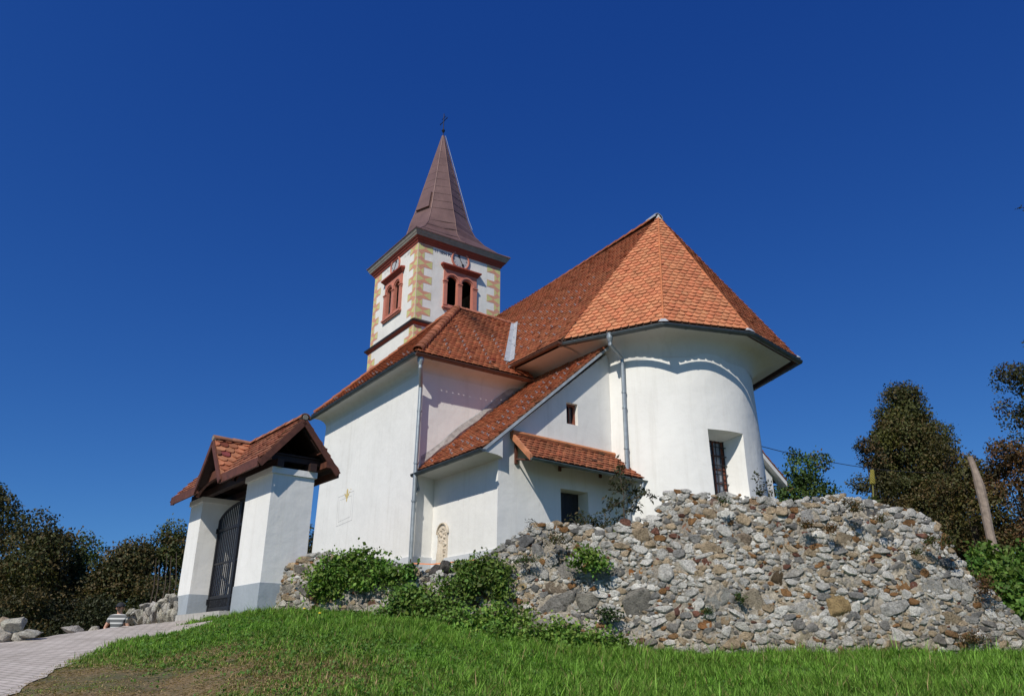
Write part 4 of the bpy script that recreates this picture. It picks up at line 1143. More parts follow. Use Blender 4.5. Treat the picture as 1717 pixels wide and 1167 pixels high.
# ------------------------------------------------------------------ ruined rubble wall in front of the church
TOPPX = [(430, 985), (446, 966), (470, 952), (500, 937), (520, 930), (560, 937), (600, 942), (690, 954), (725, 965), (765, 966), (800, 948), (840, 917), (868, 896), (890, 884), (930, 882), (970, 884), (1010, 893), (1050, 884), (1090, 874), (1116, 868), (1127, 838), (1145, 824), (1180, 831), (1250, 834), (1300, 842), (1350, 847), (1400, 841), (1440, 836), (1500, 847), (1550, 857), (1590, 866), (1618, 888), (1634, 922), (1650, 966), (1680, 1005), (1717, 1046), (1750, 1075), (1790, 1095)]
W_U0, W_U1 = (446 - 858) / 1388, (1790 - 858) / 1388
BAT = .13
def wfoot(u): Y = ycrest(u) - .02; return np.stack([u * Y, Y, zcrest(u) - .12], -1)
def wtop_z(u):
    h = 1.6
    for _ in range(4):
        Y = ycrest(u) + BAT * h; px = 858 + 1388 * u * ycrest(u) / Y - 10 * np.clip((u - .2) / .2, 0, 1)
        k = (PH / 2 - interp(px, TOPPX)) / FPX
        h = np.clip((_F[2] + _U[2] * k) / (_F[1] + _U[1] * k) * Y - zcrest(u) + .1, .05, 3)
    py = interp(px, TOPPX)
    ex = 858.5 + 0 * px
    # elevation tangent of that photo row (roll is tiny)
    k = (PH / 2 - py) / FPX
    e = (_F[2] + _U[2] * k) / (_F[1] + _U[1] * k) + .0045 * (px - 858) / 858
    return e * Y
WU = np.linspace(W_U0, W_U1, 400)
WF = wfoot(WU); WTZ = np.maximum(wtop_z(WU), WF[:, 2] + .08)
WS = np.concatenate([[0], np.cumsum(np.linalg.norm(np.diff(WF[:, :2], axis=0), axis=1))])
WLEN = WS[-1]
def wall_at(s, h):          # s along the wall, h height above the foot -> point on the battered face, outward normal
    x = np.interp(s, WS, WF[:, 0]); y = np.interp(s, WS, WF[:, 1]); z = np.interp(s, WS, WF[:, 2])
    dx = np.interp(s + .1, WS, WF[:, 0]) - np.interp(s - .1, WS, WF[:, 0]); dy = np.interp(s + .1, WS, WF[:, 1]) - np.interp(s - .1, WS, WF[:, 1])
    l = np.hypot(dx, dy) + 1e-9
    n = np.stack([dy / l, -dx / l], -1)
    n = n * np.where(n[..., 1:2] > 0, -1, 1)
    bul = .025 * np.sin(s * 1.7 + h * 2.2) + .02 * np.sin(s * 3.9 - h * 1.3)
    back = h * BAT - bul
    return np.stack([x - n[..., 0] * back, y - n[..., 1] * back, z + h], -1), n
def wall_h(s): return np.interp(s, WS, WTZ - WF[:, 2])
# core
ns, nh = 420, 60
S_ = np.linspace(0, WLEN, ns); H_ = np.linspace(0, 1, nh)
grid = []
for q in H_:
    P, n = wall_at(S_, wall_h(S_) * q * .97)
    rr = RNG.normal(0, .014, ns); P[:, :2] += n * (rr - .012)[:, None]; P[:, 2] += RNG.normal(0, .006, ns)
    grid.append(P)
for back_, dz in ((.22, .0), (.42, -.06), (.55, -.7), (.58, -2.4)):
    P, n = wall_at(S_, wall_h(S_) * .97); P = P.copy(); P[:, :2] -= n * back_; P[:, 2] += dz + RNG.normal(0, .02, ns); grid.append(P)
V = np.concatenate(grid); rws = len(grid)
ii = np.arange(rws - 1)[:, None] * ns + np.arange(ns - 1)[None, :]
F = np.stack([ii, ii + 1, ii + 1 + ns, ii + ns], -1).reshape(-1)
WALL = thing('ruined_wall', 'tall crumbling rubble stone retaining wall below the apse, with ragged top', 'wall', wfoot(.25) + [0, 0, .1])
np_mesh('mortar_core', V, F, np.full((rws - 1) * (ns - 1), 4), M_MORTAR, parent=WALL)
# stones
def ico(sub):
    bm = bmesh.new(); bmesh.ops.create_icosphere(bm, subdivisions=sub, radius=1.0)
    v = np.array([x.co[:] for x in bm.verts]); f = np.array([[q.index for q in p.verts] for p in bm.faces]); bm.free(); return v, f
ICO2, ICO3, ICO4 = ico(2), ico(3), ico(4)
def rock(shape, rx, ry, rz_, cuts=9, cmin=.55, cmax=.9, rough=.035, face=False):
    v, f = shape; ex_p = RNG.uniform(2.6, 5.5)
    p = v / (np.sum(np.abs(v) ** ex_p, axis=1) ** (1 / ex_p))[:, None]
    q_, r_ = np.linalg.qr(RNG.normal(size=(3, 3)) * .35 + np.eye(3)); p = p @ q_
    for _ in range(cuts):
        d = RNG.normal(size=3); d /= np.linalg.norm(d); o = RNG.uniform(cmin, cmax)
        s = p @ d - o; m = s > 0; p[m] -= s[m][:, None] * d * .985
    if face:
        d = np.array([RNG.normal(0, .16), 1.0, RNG.normal(0, .16)]); d /= np.linalg.norm(d); o = RNG.uniform(.34, .5)
        s = p @ d - o; m = s > 0; p[m] -= s[m][:, None] * d * .93
    ph = RNG.uniform(0, 6, 6)
    wob = np.sin(p[:, 0] * 4 + ph[0]) * np.sin(p[:, 1] * 4.5 + ph[1]) + .6 * np.sin(p[:, 2] * 9 + ph[2] + 3 * p[:, 0]) * np.sin(p[:, 1] * 8 + ph[3])
    p *= (1 + rough * wob)[:, None] + RNG.normal(0, rough * .35, (len(p), 1))
    return p * [rx, ry, rz_]
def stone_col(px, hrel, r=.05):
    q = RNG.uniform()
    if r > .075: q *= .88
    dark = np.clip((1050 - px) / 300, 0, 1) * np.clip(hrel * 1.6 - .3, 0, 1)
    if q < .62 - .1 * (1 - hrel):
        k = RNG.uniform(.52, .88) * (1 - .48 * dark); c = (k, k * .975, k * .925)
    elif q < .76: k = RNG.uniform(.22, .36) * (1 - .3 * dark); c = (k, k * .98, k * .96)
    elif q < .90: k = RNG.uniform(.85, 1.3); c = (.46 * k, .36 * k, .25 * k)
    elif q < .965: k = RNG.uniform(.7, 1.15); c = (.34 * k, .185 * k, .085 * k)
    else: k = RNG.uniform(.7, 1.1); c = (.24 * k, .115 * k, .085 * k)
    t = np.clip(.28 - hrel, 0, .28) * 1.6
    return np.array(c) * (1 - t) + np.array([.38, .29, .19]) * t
placed = []
CELL = .3; occ = {}
def try_place(s, h, rx, rz_, slack):
    for i in range(int((s - rx - .5) / CELL) - 1, int((s + rx + .5) / CELL) + 2):
        for j in range(int((h - rz_ - .4) / CELL) - 1, int((h + rz_ + .4) / CELL) + 2):
            for (s2, h2, a2, b2) in occ.get((i, j), ()):
                if ((s - s2) / (rx + a2)) ** 2 + ((h - h2) / (rz_ + b2)) ** 2 < slack: return False
    occ.setdefault((int(s / CELL), int(h / CELL)), []).append((s, h, rx, rz_)); return True
def s_of_px(px): return float(np.interp((px - 858) / 1388, WU, WS))
def h_of(px, py):
    u = (px - 858) / 1388; k = (PH / 2 - py) / FPX
    e = (_F[2] + _U[2] * k) / (_F[1] + _U[1] * k) + .0045 * (px - 858) / 858
    return e * (ycrest(u) + .12) - (zcrest(u) - .12)
# the stones one would recognise: photo column, row, half width, half height, colour
BIG = [(1427, 1018, 25, 21, (.46, .33, .17)), (1212, 1000, 25, 29, (.33, .33, .31)), (1066, 1012, 26, 24, (.27, .255, .23)), (1366, 1020, 32, 17, (.52, .50, .47)), (1308, 1000, 16, 13, (.58, .57, .55)), (1330, 970, 18, 12, (.15, .11, .07)), (1332, 922, 13, 9, (.36, .21, .10)), (1168, 882, 11, 11, (.36, .20, .13)), (1145, 1021, 13, 11, (.15, .075, .06)), (1191, 1046, 14, 9, (.33, .16, .07)), (1272, 1010, 25, 22, (.35, .30, .23)), (1490, 1018, 15, 14, (.24, .24, .235)), (1525, 1020, 22, 14, (.50, .49, .47)), (1585, 1022, 20, 15, (.50, .48, .45)), (1510, 858, 28, 9, (.16, .16, .165)), (1600, 985, 24, 12, (.40, .39, .37)), (930, 985, 25, 14, (.26, .21, .16)), (955, 955, 22, 15, (.33, .31, .29)), (868, 983, 12, 10, (.42, .33, .19)), (1015, 960, 18, 15, (.36, .35, .34)), (930, 1015, 34, 15, (.33, .31, .29)), (985, 1010, 24, 16, (.33, .31, .27)), (850, 952, 20, 12, (.25, .24, .23)), (935, 917, 26, 10, (.22, .215, .21)), (920, 898, 24, 12, (.28, .28, .285)), (875, 905, 18, 11, (.17, .17, .175)), (1275, 905, 18, 11, (.33, .26, .20)), (1195, 850, 12, 9, (.50, .49, .47)), (1400, 866, 16, 12, (.44, .43, .42)), (1185, 830, 17, 8, (.36, .24, .15)), (1232, 838, 11, 8, (.34, .235, .19)), (1300, 840, 22, 8, (.40, .27, .17)), (1545, 983, 17, 9, (.34, .19, .09)), (1565, 986, 10, 8, (.26, .12, .09)), (1455, 905, 22, 14, (.40, .32, .23)), (1560, 1085, 20, 9, (.42, .36, .28)), (890, 1055, 22, 9, (.40, .38, .36)), (1075, 1060, 16, 12, (.50, .48, .46)), (1225, 1040, 12, 10, (.40, .30, .20)), (1545, 955, 18, 11, (.30, .29, .28)), (1390, 905, 14, 11, (.46, .45, .43)), (1360, 960, 20, 8, (.44, .42, .39)), (1455, 975, 26, 12, (.40, .37, .33)), (1350, 1070, 22, 8, (.44, .38, .28)), (1064, 958, 8, 8, (.38, .16, .06)), (1086, 957, 6, 8, (.42, .19, .05)), (1103, 951, 5, 6, (.40, .17, .06)), (470, 985, 14, 9, (.30, .28, .25)), (490, 955, 22, 10, (.22, .20, .18)), (705, 968, 12, 9, (.17, .15, .14))]
for (px, py, hw, hh, c) in BIG:
    s = s_of_px(px); h = h_of(px, py); m = (ycrest((px - 858) / 1388)) / 1388 * 1.0
    rx, rz_ = hw * m * 1.02, hh * m * 1.02
    if h > wall_h(s) + .05: h = float(wall_h(s))
    try_place(s, h, rx * .95, rz_ * .95, -1); placed.append((s, h, rx * 1.12, rz_ * 1.12, np.array(c), 1))
for (n_try, r0, r1, asp0, asp1, slack) in ((60, .10, .14, 1.1, 1.9, .9), (2600, .06, .095, 1.1, 2.4, .80), (16000, .038, .066, 1.0, 2.4, .72), (36000, .018, .038, 1.0, 2.0, .68)):
    for _ in range(n_try):
        s = RNG.uniform(0.02, WLEN); hm = float(wall_h(s))
        h = RNG.uniform(0.02, hm + .05)
        r = RNG.uniform(r0, r1); a = RNG.uniform(asp0, asp1)
        rx, rz_ = r * math.sqrt(a), r / math.sqrt(a)
        if h + rz_ > hm + .10: continue
        
        if try_place(s, h, rx, rz_, slack):
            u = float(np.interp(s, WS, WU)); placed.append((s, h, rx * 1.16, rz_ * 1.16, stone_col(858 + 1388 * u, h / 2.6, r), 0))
# ragged crest
s = 0.1
while s < WLEN - .2:
    for back_ in (0.02, .24):
        r = RNG.uniform(.045, .095); a = RNG.uniform(1.2, 2.4)
        u = float(np.interp(s, WS, WU)); hm = float(wall_h(s))
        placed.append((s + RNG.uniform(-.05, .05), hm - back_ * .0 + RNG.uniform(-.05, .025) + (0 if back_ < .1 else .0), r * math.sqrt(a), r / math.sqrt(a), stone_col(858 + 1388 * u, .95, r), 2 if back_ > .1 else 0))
    s += RNG.uniform(.12, .26)
vs_, fs_, cs_ = [], [], []; off = 0
for (s, h, rx, rz_, c, big) in placed:
    P, n = wall_at(np.array(s), np.array(h)); n3 = np.array([n[0], n[1], BAT]); n3 /= np.linalg.norm(n3)
    tx = np.array([-n[1], n[0], 0]); tz = np.cross(tx, n3); tz = tz if tz[2] > 0 else -tz
    shp = ICO4 if big == 1 else (ICO3 if rx > .085 else ICO2)
    ry = RNG.uniform(.6, .9) * min(rx, rz_ * 1.5)
    p = rock(shp, rx, ry, rz_, 12 if big == 1 else 10, .58 if big == 1 else .5, .95, .035, big != 2)
    an = RNG.normal(0, .25); ca, sa = math.cos(an), math.sin(an)
    x = p[:, 0] * ca - p[:, 2] * sa; z = p[:, 0] * sa + p[:, 2] * ca
    proud = RNG.uniform(-.36, -.12) * ry + (.0 if big != 1 else -.03) - (.26 if big == 2 else 0)
    w = P + tx * x[:, None] + tz * z[:, None] + n3 * (p[:, 1] + proud)[:, None]
    vs_.append(w); fs_.append(shp[1] + off); off += len(w)
    cs_.append(np.broadcast_to(c, w.shape) * (1 + RNG.normal(0, .03, (len(w), 1))))
FV = np.concatenate(fs_)
np_mesh('stonework', np.concatenate(vs_), FV.reshape(-1), np.full(len(FV), 3), M_STONE, cols=np.concatenate(cs_), parent=WALL)
def single_rock(name, P, rx, ry, rz_, c, label, cat='stone', group=None, rot=0., cuts=12, sh=ICO3, rough=.04):
    p = rock(sh, rx, ry, rz_, cuts, .6, .9, rough); ca, sa = math.cos(rot), math.sin(rot)
    w = np.stack([p[:, 0] * ca - p[:, 2] * sa, p[:, 1], p[:, 0] * sa + p[:, 2] * ca], 1)
    o = np_mesh(name, w, sh[1].reshape(-1), np.full(len(sh[1]), 3), M_STONE, cols=np.broadcast_to(np.array(c), w.shape), label=label, cat=cat, group=group)
    o.location = Vector([float(q) for q in P]); return o
def on_wall(px, py, d=.0):      # a point just at the wall face seen at that pixel
    Y = float(ycrest((px - 858) / 1388)) + .13 + d
    return at(px, py, Y)
single_rock('loose_stone', on_wall(729, 957, .1), .13, .12, .11, (.12, .11, .105), 'dark rounded stone lying on the wall, under the tape, beside a taller stone', group='loose dark stones on the low wall', rot=.3)
single_rock('loose_stone', on_wall(746, 952, .15), .12, .11, .13, (.14, .13, .12), 'dark upright stone balanced on the wall below the carved relief', group='loose dark stones on the low wall', rot=-.5)
mbp = MB(); P = on_wall(725, 999, -.10); mbp.tube([P + [0, .25, 0], P + [0, -.06, -.01]], .07, 14, cap=False); mbp.tube([P + [0, .2, 0], P + [0, .22, 0]], .065, 12)
mbp.build('drain_pipe', M_BLACK, WALL)

# ------------------------------------------------------------------ low wall and boulders of white limestone by the path
LW = thing('white_stone_wall', 'low wall of upright white limestone blocks left of the gate pillar', 'wall', at(258, 1045, 17.6))
WHITEC = lambda: (np.array([.62, .60, .56]) * RNG.uniform(.8, 1.05)) * np.array([1, RNG.uniform(.96, 1.0), RNG.uniform(.9, 1.0)])
vs_, fs_, cs_ = [], [], []; off = 0
tops = [(219, 1020), (232, 1030), (240, 1017), (252, 1012), (262, 1016), (272, 1010), (282, 1003), (291, 996), (298, 1003)]
for px in np.arange(222, 300, 6.6):
    t = (px - 219) / 80; Yd = 19.2 - 2.6 * t
    ytop = interp(px, tops); ybase = 1046 - 6 * t
    y = ybase
    while y > ytop + 3:
        hw, hh = RNG.uniform(4.5, 7), RNG.uniform(8, 14); m = Yd / 1388
        hh = min(hh, (y - ytop) / 1.7 + 2)
        P = at(px + RNG.uniform(-2, 2), y - hh * .8, Yd + RNG.uniform(-.06, .06)); p = rock(ICO3, hw * m * 1.25, .2, hh * m * 1.2, 12, .55, .9, .04)
        an = RNG.normal(.15, .25); x = p[:, 0] * math.cos(an) - p[:, 2] * math.sin(an); z = p[:, 0] * math.sin(an) + p[:, 2] * math.cos(an)
        w = P + np.stack([x, p[:, 1], z], 1); vs_.append(w); fs_.append(ICO3[1] + off); off += len(w); cs_.append(np.broadcast_to(WHITEC(), w.shape)); y -= hh * 1.25
FV = np.concatenate(fs_)
np_mesh('stonework', np.concatenate(vs_), FV.reshape(-1), np.full(len(FV), 3), M_STONE, cols=np.concatenate(cs_), parent=LW)
mb = MB(); A = at(222, 1046, 19.2); B = at(298, 1036, 16.7); mb.hexa([A - [0, -.1, .5], B - [0, -.1, .5], B + [0, .25, -.5], A + [0, .25, -.5]], [A + [0, .1, .16], B + [0, .1, .36], B + [0, .25, .36], A + [0, .25, .16]]); mb.build('mortar_core', M_MORTAR, LW)
for (px, py, hw, hh, lab) in [(20, 1048, 22, 15, 'large white boulder with a pointed top, biggest of the heap beside the path'), (52, 1062, 18, 8, 'flat white stone at the right foot of the boulder heap'), (5, 1065, 18, 12, 'pale stone cut by the left picture edge under the big boulder'), (30, 1068, 13, 10, 'small pale stone wedged between the big boulder and the path'), (8, 1044, 9, 9, 'tan stone on the left flank of the big boulder'), (124, 1057, 17, 7, 'low white rock sunk in the far verge of the path'), (158, 1055, 11, 5, 'smallest white rock on the verge, towards the man')]:
    Yd = 12.4 if px < 80 else 13.6
    P = at(px, py, Yd); m = Yd / 1388
    single_rock('white_boulder', P, hw * m, hw * m * .8, hh * m * 1.1, WHITEC() * (1 if 'tan' not in lab else np.array([.9, .75, .6])), lab, 'boulder', 'white limestone boulders along the path', RNG.normal(0, .2), 14, ICO4, .05)

# ------------------------------------------------------------------ foliage
def leaves(centers, normals_bias, size, col, colvar=.3, rng=RNG, asp=.55, droop=.0, brown=None, brownp=0.):
    """folded leaf blades (two triangles each side of a mid rib) -> verts, faces, cols"""
    n = len(centers)
    d = rng.normal(size=(n, 3)); d[:, 2] -= droop; d /= np.linalg.norm(d, axis=1)[:, None]
    nn = rng.normal(size=(n, 3)) * .8 + normals_bias
    s = np.cross(d, nn); s /= np.linalg.norm(s, axis=1)[:, None] + 1e-9
    nn = np.cross(s, d)
    L = size * rng.uniform(.6, 1.25, n)[:, None]
    p0 = centers; p1 = centers + d * L * .45 + s * L * asp * .5 + nn * L * .10; p2 = centers + d * L; p3 = centers + d * L * .45 - s * L * asp * .5 + nn * L * .10
    V = np.stack([p0, p1, p2, p3], 1).reshape(-1, 3)
    b = np.arange(n)[:, None] * 4
    F = np.concatenate([b + [0, 1, 2], b + [0, 2, 3]], 1).reshape(-1)
    k = rng.uniform(1 - colvar, 1 + colvar, n)[:, None]
    c = np.array(col)[None, :] * k
    if brown is not None:
        m = rng.uniform(size=n) < brownp; c[m] = np.array(brown) * k[m]
    return V, F, np.repeat(c, 4, 0)
def leaf_mesh(name, parts, parent=None, mat=None, **kw):
    Vs, Fs, Cs = [], [], []; off = 0
    for V, F, C in parts: Vs.append(V); Fs.append(F + off); Cs.append(C); off += len(V)
    F = np.concatenate(Fs)
    return np_mesh(name, np.concatenate(Vs), F, np.full(len(F) // 3, 3), mat or M_LEAF, cols=np.concatenate(Cs), parent=parent, **kw)
def crown_clumps(base, H, prof, n, rclump, rng, flat=.75):
    """clump centres filling a crown; prof: radius by relative height"""
    out = []
    lob = rng.uniform(0, 6, 8)
    while len(out) < n:
        t = rng.uniform(0, 1); r = interp(t, prof)
        if rng.uniform() > (r / max(p[1] for p in prof)) ** .8: continue
        an = rng.uniform(0, 2 * math.pi)
        rr = r * (1 + .16 * math.sin(3 * an + lob[0] + 4 * t) + .12 * math.sin(5 * an + lob[1] + 9 * t)) * rng.uniform(.35, 1.0) ** .5
        out.append((base[0] + rr * math.cos(an), base[1] + rr * math.sin(an), base[2] + t * H, rclump * rng.uniform(.6, 1.35)))
    return out
def tree(label, base, H, prof, nclump, per, rclump, lsize, col, brown, brownp, seed, trunk_h=1.0, name='tree', group=None, colvar=.35, tr=.16, cat='tree', hcol=None):
    rng = np.random.default_rng(seed)
    root = thing(name, label, cat, base, 0, group)
    cl = crown_clumps((base[0], base[1], base[2] + trunk_h), H - trunk_h, prof, nclump, rclump, rng)
    parts = []
    for (x, y, z, r) in cl:
        m = int(per * (r / rclump) ** 2 * rng.uniform(.7, 1.2))
        d = rng.normal(size=(m, 3)); d /= np.linalg.norm(d, axis=1)[:, None]
        p = d * (rng.uniform(.25, 1, (m, 1)) ** .45) * r * [1, 1, .75] + [x, y, z]
        p += rng.normal(0, r * .12, p.shape)
        cc = np.array(col) * rng.uniform(.6, 1.45) * (np.array([1.2, 1.08, .8]) if rng.uniform() < .2 else 1)
        bp_ = np.clip(brownp + rng.normal(0, .4), 0, 1)
        parts.append(leaves(p, d * 1.5 + [0, 0, .6], lsize, cc, colvar * .7, rng, .62, .15, np.array(brown) * rng.uniform(.7, 1.25), bp_))
    leaf_mesh('crown', parts, root, M_TREELEAF)
    mb = MB(); b = np.asarray(base, float); top = b + [0, 0, H * .86]
    k = [b + [rng.normal(0, .05 * q), rng.normal(0, .05 * q), H * .86 * q] for q in np.linspace(0, 1, 7)]
    k[0] = b - [0, 0, .4]
    mb.tube(k, [tr * (1.15 - q) + .01 for q in np.linspace(0, 1, 7)], 9)
    pick = rng.choice(len(cl), min(len(cl), 34), replace=False)
    for i in pick:
        c = np.array(cl[i][:3]); zt = max(trunk_h * .6, (c[2] - b[2]) * .62); t = min(.95, zt / (H * .86)); j = t * 6; a = k[int(j)] + (k[min(6, int(j) + 1)] - k[int(j)]) * (j - int(j))
        mid = (a + c) / 2 + [0, 0, -.05 * np.linalg.norm(c - a)]
        r0 = tr * (1.1 - t) * .5 + .01
        mb.tube([a, mid, c], [r0, r0 * .6, .008], 6)
    mb.build('trunk', M_BARK, root)
    return root
def tree_px(label, px, ytop, ybase_z, Y, wpx, **kw):
    top = at(px, ytop, Y); base = np.array([top[0], top[1], ybase_z]); H = top[2] - ybase_z
    wr = wpx * Y / 1388
    prof = [(t, r * wr) for t, r in kw.pop('prof')]
    return tree(label, base, H, prof, **kw)
ROUND = [(0, .55), (.2, .95), (.45, 1.0), (.7, .8), (.88, .5), (1, .12)]
CONE = [(0, .8), (.12, 1.0), (.35, .98), (.55, .84), (.75, .62), (.9, .34), (1, .06)]
BUSHY = [(0, .8), (.3, 1.0), (.6, .92), (.85, .6), (1, .25)]
GDK = (.052, .058, .020); BRN = (.100, .074, .027); GRN = (.050, .082, .022); GMID = (.062, .076, .024)
LG = 'autumn trees beyond the path'
tree_px('tall ragged tree turning brown, highest at the left picture edge', -10, 822, -3.5, 30, 95, prof=ROUND, nclump=120, per=402, rclump=.62, lsize=0.126, col=GDK, brown=BRN, brownp=0.25, seed=1, group=LG, trunk_h=.6)
tree_px('broad brownish green tree behind the boulder heap, next to the ragged tall one', 72, 872, -3.5, 28, 78, prof=BUSHY, nclump=110, per=402, rclump=.6, lsize=0.118, col=GDK, brown=BRN, brownp=0.29, seed=2, group=LG, trunk_h=.4)
tree_px('dark green tree with a light top shoot, in the dip of the tree line', 150, 893, -3.5, 30, 62, prof=BUSHY, nclump=90, per=402, rclump=.6, lsize=0.118, col=GRN, brown=BRN, brownp=0.11, seed=3, group=LG, trunk_h=.4)
tree_px('low dark bushy tree straight behind the man in the striped shirt', 215, 912, -3.5, 29, 62, prof=BUSHY, nclump=90, per=402, rclump=.6, lsize=0.118, col=GDK, brown=BRN, brownp=0.14, seed=4, group=LG, trunk_h=.3)
tree_px('tree with brown autumn top rising beside the left gate pillar', 293, 884, -3.0, 30, 58, prof=ROUND, nclump=90, per=402, rclump=.58, lsize=0.118, col=GMID, brown=BRN, brownp=0.29, seed=5, group=LG, trunk_h=.4)
tree_px('narrow piece of brown tree seen through the gap between gate and church', 505, 885, -1.0, 36, 50, prof=ROUND, nclump=50, per=297, rclump=.6, lsize=0.126, col=GDK, brown=BRN, brownp=0.32, seed=6, group=LG, trunk_h=.4)
tree_px('dark understory bush filling the bottom of the tree line behind the boulders', 40, 985, -3.5, 25, 75, prof=BUSHY, nclump=70, per=385, rclump=.5, lsize=0.096, col=(.030, .036, .014), brown=BRN, brownp=0.11, seed=7, name='bush', cat='bush', group='bushes under the left trees', trunk_h=.2)
tree_px('dark understory bush between the man and the white rocks', 150, 985, -3.5, 26, 75, prof=BUSHY, nclump=70, per=385, rclump=.5, lsize=0.096, col=(.030, .036, .014), brown=BRN, brownp=0.07, seed=8, name='bush', cat='bush', group='bushes under the left trees', trunk_h=.2)
tree_px('dark understory bush behind the low white stone wall', 262, 980, -3.5, 27, 65, prof=BUSHY, nclump=60, per=385, rclump=.5, lsize=0.096, col=(.028, .036, .013), brown=BRN, brownp=0.07, seed=9, name='bush', cat='bush', group='bushes under the left trees', trunk_h=.2)
RG = 'trees behind the ruined wall'
tree_px('tall cone shaped linden tree turning brown, on its own against the sky', 1507, 652, -2.5, 36, 100, prof=CONE, nclump=420, per=455, rclump=.66, lsize=0.126, col=(.058, .066, .020), brown=(.092, .070, .025), brownp=0.25, seed=11, group=RG, trunk_h=1.5, tr=.25)
tree_px('large dark brown tree running out of the right picture edge', 1765, 520, -3.0, 30, 118, prof=[(0, .5), (.2, .8), (.42, .72), (.56, .95), (.75, .98), (.9, .7), (1, .2)], nclump=190, per=420, rclump=.66, lsize=0.126, col=(.050, .056, .018), brown=(.100, .066, .027), brownp=0.32, seed=12, group=RG, trunk_h=1.5, tr=.25)
tree_px('green leafy tree directly beside the apse wall and side wing', 1345, 765, -1.0, 30, 72, prof=BUSHY, nclump=75, per=367, rclump=.55, lsize=0.126, col=(.055, .098, .024), brown=BRN, brownp=0.04, seed=13, group=RG, trunk_h=.5)
tree_px('brown hazel thicket in front of the linden, behind the leaning pole', 1600, 735, -1.5, 28, 62, prof=BUSHY, nclump=120, per=367, rclump=.55, lsize=0.111, col=(.068, .068, .022), brown=(.112, .074, .029), brownp=0.36, seed=14, group=RG, trunk_h=.3)
tree_px('reddish brown bush under the large right edge tree', 1690, 745, -1.5, 27, 58, prof=BUSHY, nclump=90, per=367, rclump=.5, lsize=0.111, col=(.070, .052, .022), brown=(.125, .066, .029), brownp=0.40, seed=15, group=RG, trunk_h=.3)
tree_px('small brown bush at the left foot of the linden', 1452, 745, -1.5, 31, 40, prof=BUSHY, nclump=60, per=350, rclump=.5, lsize=0.111, col=(.056, .056, .020), brown=(.100, .060, .026), brownp=0.29, seed=16, group=RG, trunk_h=.3)
# bare stakes in front of the left trees
for i, (x0, y0, x1, y1, lab) in enumerate([(247, 1010, 262, 935, 'thin brown stake, leftmost of those leaning behind the white wall'), (255, 1010, 267, 938, 'thin brown stake, second from the left behind the white wall'), (268, 1005, 280, 930, 'thin brown stake, third from the left behind the white wall'), (276, 1005, 287, 932, 'thin brown stake, fourth from the left behind the white wall'), (288, 1000, 296, 925, 'thin brown stake nearest the gate pillar')]):
    mb = MB(); A = at(x0, y0 + 25, 20.5); B = at(x1, y1, 20.6); mb.tube([A, (A + B) / 2 + [.05, 0, 0], B], [.016, .012, .007], 6)
    o = mb.build('stake', M_BARK); finish(o, None, lab, 'stake', 'thin stakes behind the white wall')

# plants on and around the wall
def bush(name, label, cat, blobs, n, lsize, col, seed, Yfun, group=None, brown=None, brownp=0., stems=12, droop=.35, asp=.7):
    rng = np.random.default_rng(seed)
    base = at(blobs[0][0], blobs[0][1] + blobs[0][3], Yfun(blobs[0][0]))
    root = thing(name, label, cat, base, 0, group)
    wts = np.array([b[2] * b[3] for b in blobs], float); wts /= wts.sum()
    parts = []; mb = MB()
    for b, w in zip(blobs, wts):
        Y = Yfun(b[0]) + (b[4] if len(b) > 4 else 0); m = Y / 1388
        C = at(b[0], b[1], Y); rx, rz_ = b[2] * m, b[3] * m; ry = min(.28, rx * .6)
        k = max(3, int(n * w / 45))
        for _ in range(k):
            d = rng.normal(size=3); d /= np.linalg.norm(d); d[1] = -abs(d[1]) * .5 - .05
            cc = C + d * [rx * 1.12, ry * .7, rz_ * 1.05] * rng.uniform(.2, 1.12)
            q = int(rng.uniform(18, 66))
            p = cc + rng.normal(0, 1, (q, 3)) * np.minimum([.12, .06, .08], [rx * .45 + .01, rx * .3 + .01, rz_ * .45 + .01])
            parts.append(leaves(p, np.array([0, -.7, .8]), lsize * rng.uniform(.5, 1.25), np.array(col) * rng.uniform(.5, 1.5) * np.array([rng.uniform(.85, 1.3), 1, 1]), .3, rng, asp, droop, brown, brownp))
        for _ in range(max(2, int(stems * w * 1.6))):
            a = C + np.array([rng.normal(0, rx * .5), .1, -rz_ * .6]); e_ = C + np.array([rng.uniform(-1.35, 1.35) * rx, -ry * rng.uniform(.1, .8), rng.uniform(-.6, 1.25) * rz_])
            md_ = (a + e_) / 2 + [0, -.05, .10 * min(1, rz_ * 4)]
            mb.tube([a, md_, e_], [.006, .005, .002], 5)
            m_ = int(6 + 24 * min(1, rz_ * 2.2)); t = rng.uniform(.3, 1.05, m_)[:, None]
            p = a * (1 - t) ** 2 + 2 * md_ * t * (1 - t) + e_ * t ** 2 + rng.normal(0, .025, (m_, 3))
            parts.append(leaves(p, np.array([0, -.6, .8]), lsize * .8, np.array(col) * rng.uniform(.8, 1.4), .3, rng, asp, droop, brown, brownp))
    leaf_mesh('foliage', parts, root)
    mb.build('stem', plain('green_stem', (.08, .07, .03), .8, 0, .3, 9, 0), root)
    return root
WY = lambda px: float(ycrest((px - 858) / 1388)) - .02
BG = (.13, .235, .042); BG2 = (.15, .26, .05)
bush('bramble', 'dense green creeper draped over the low wall beside the gate', 'creeper', [(560, 955, 38, 24, .05), (615, 948, 38, 20, .08), (548, 985, 26, 20, -.02), (650, 962, 30, 14, .02), (598, 928, 26, 8, .1), (682, 962, 14, 10), (528, 975, 14, 18, .0), (598, 972, 26, 12, .0), (668, 985, 18, 10, -.05)], 5200, .07, BG, 21, WY, stems=40)
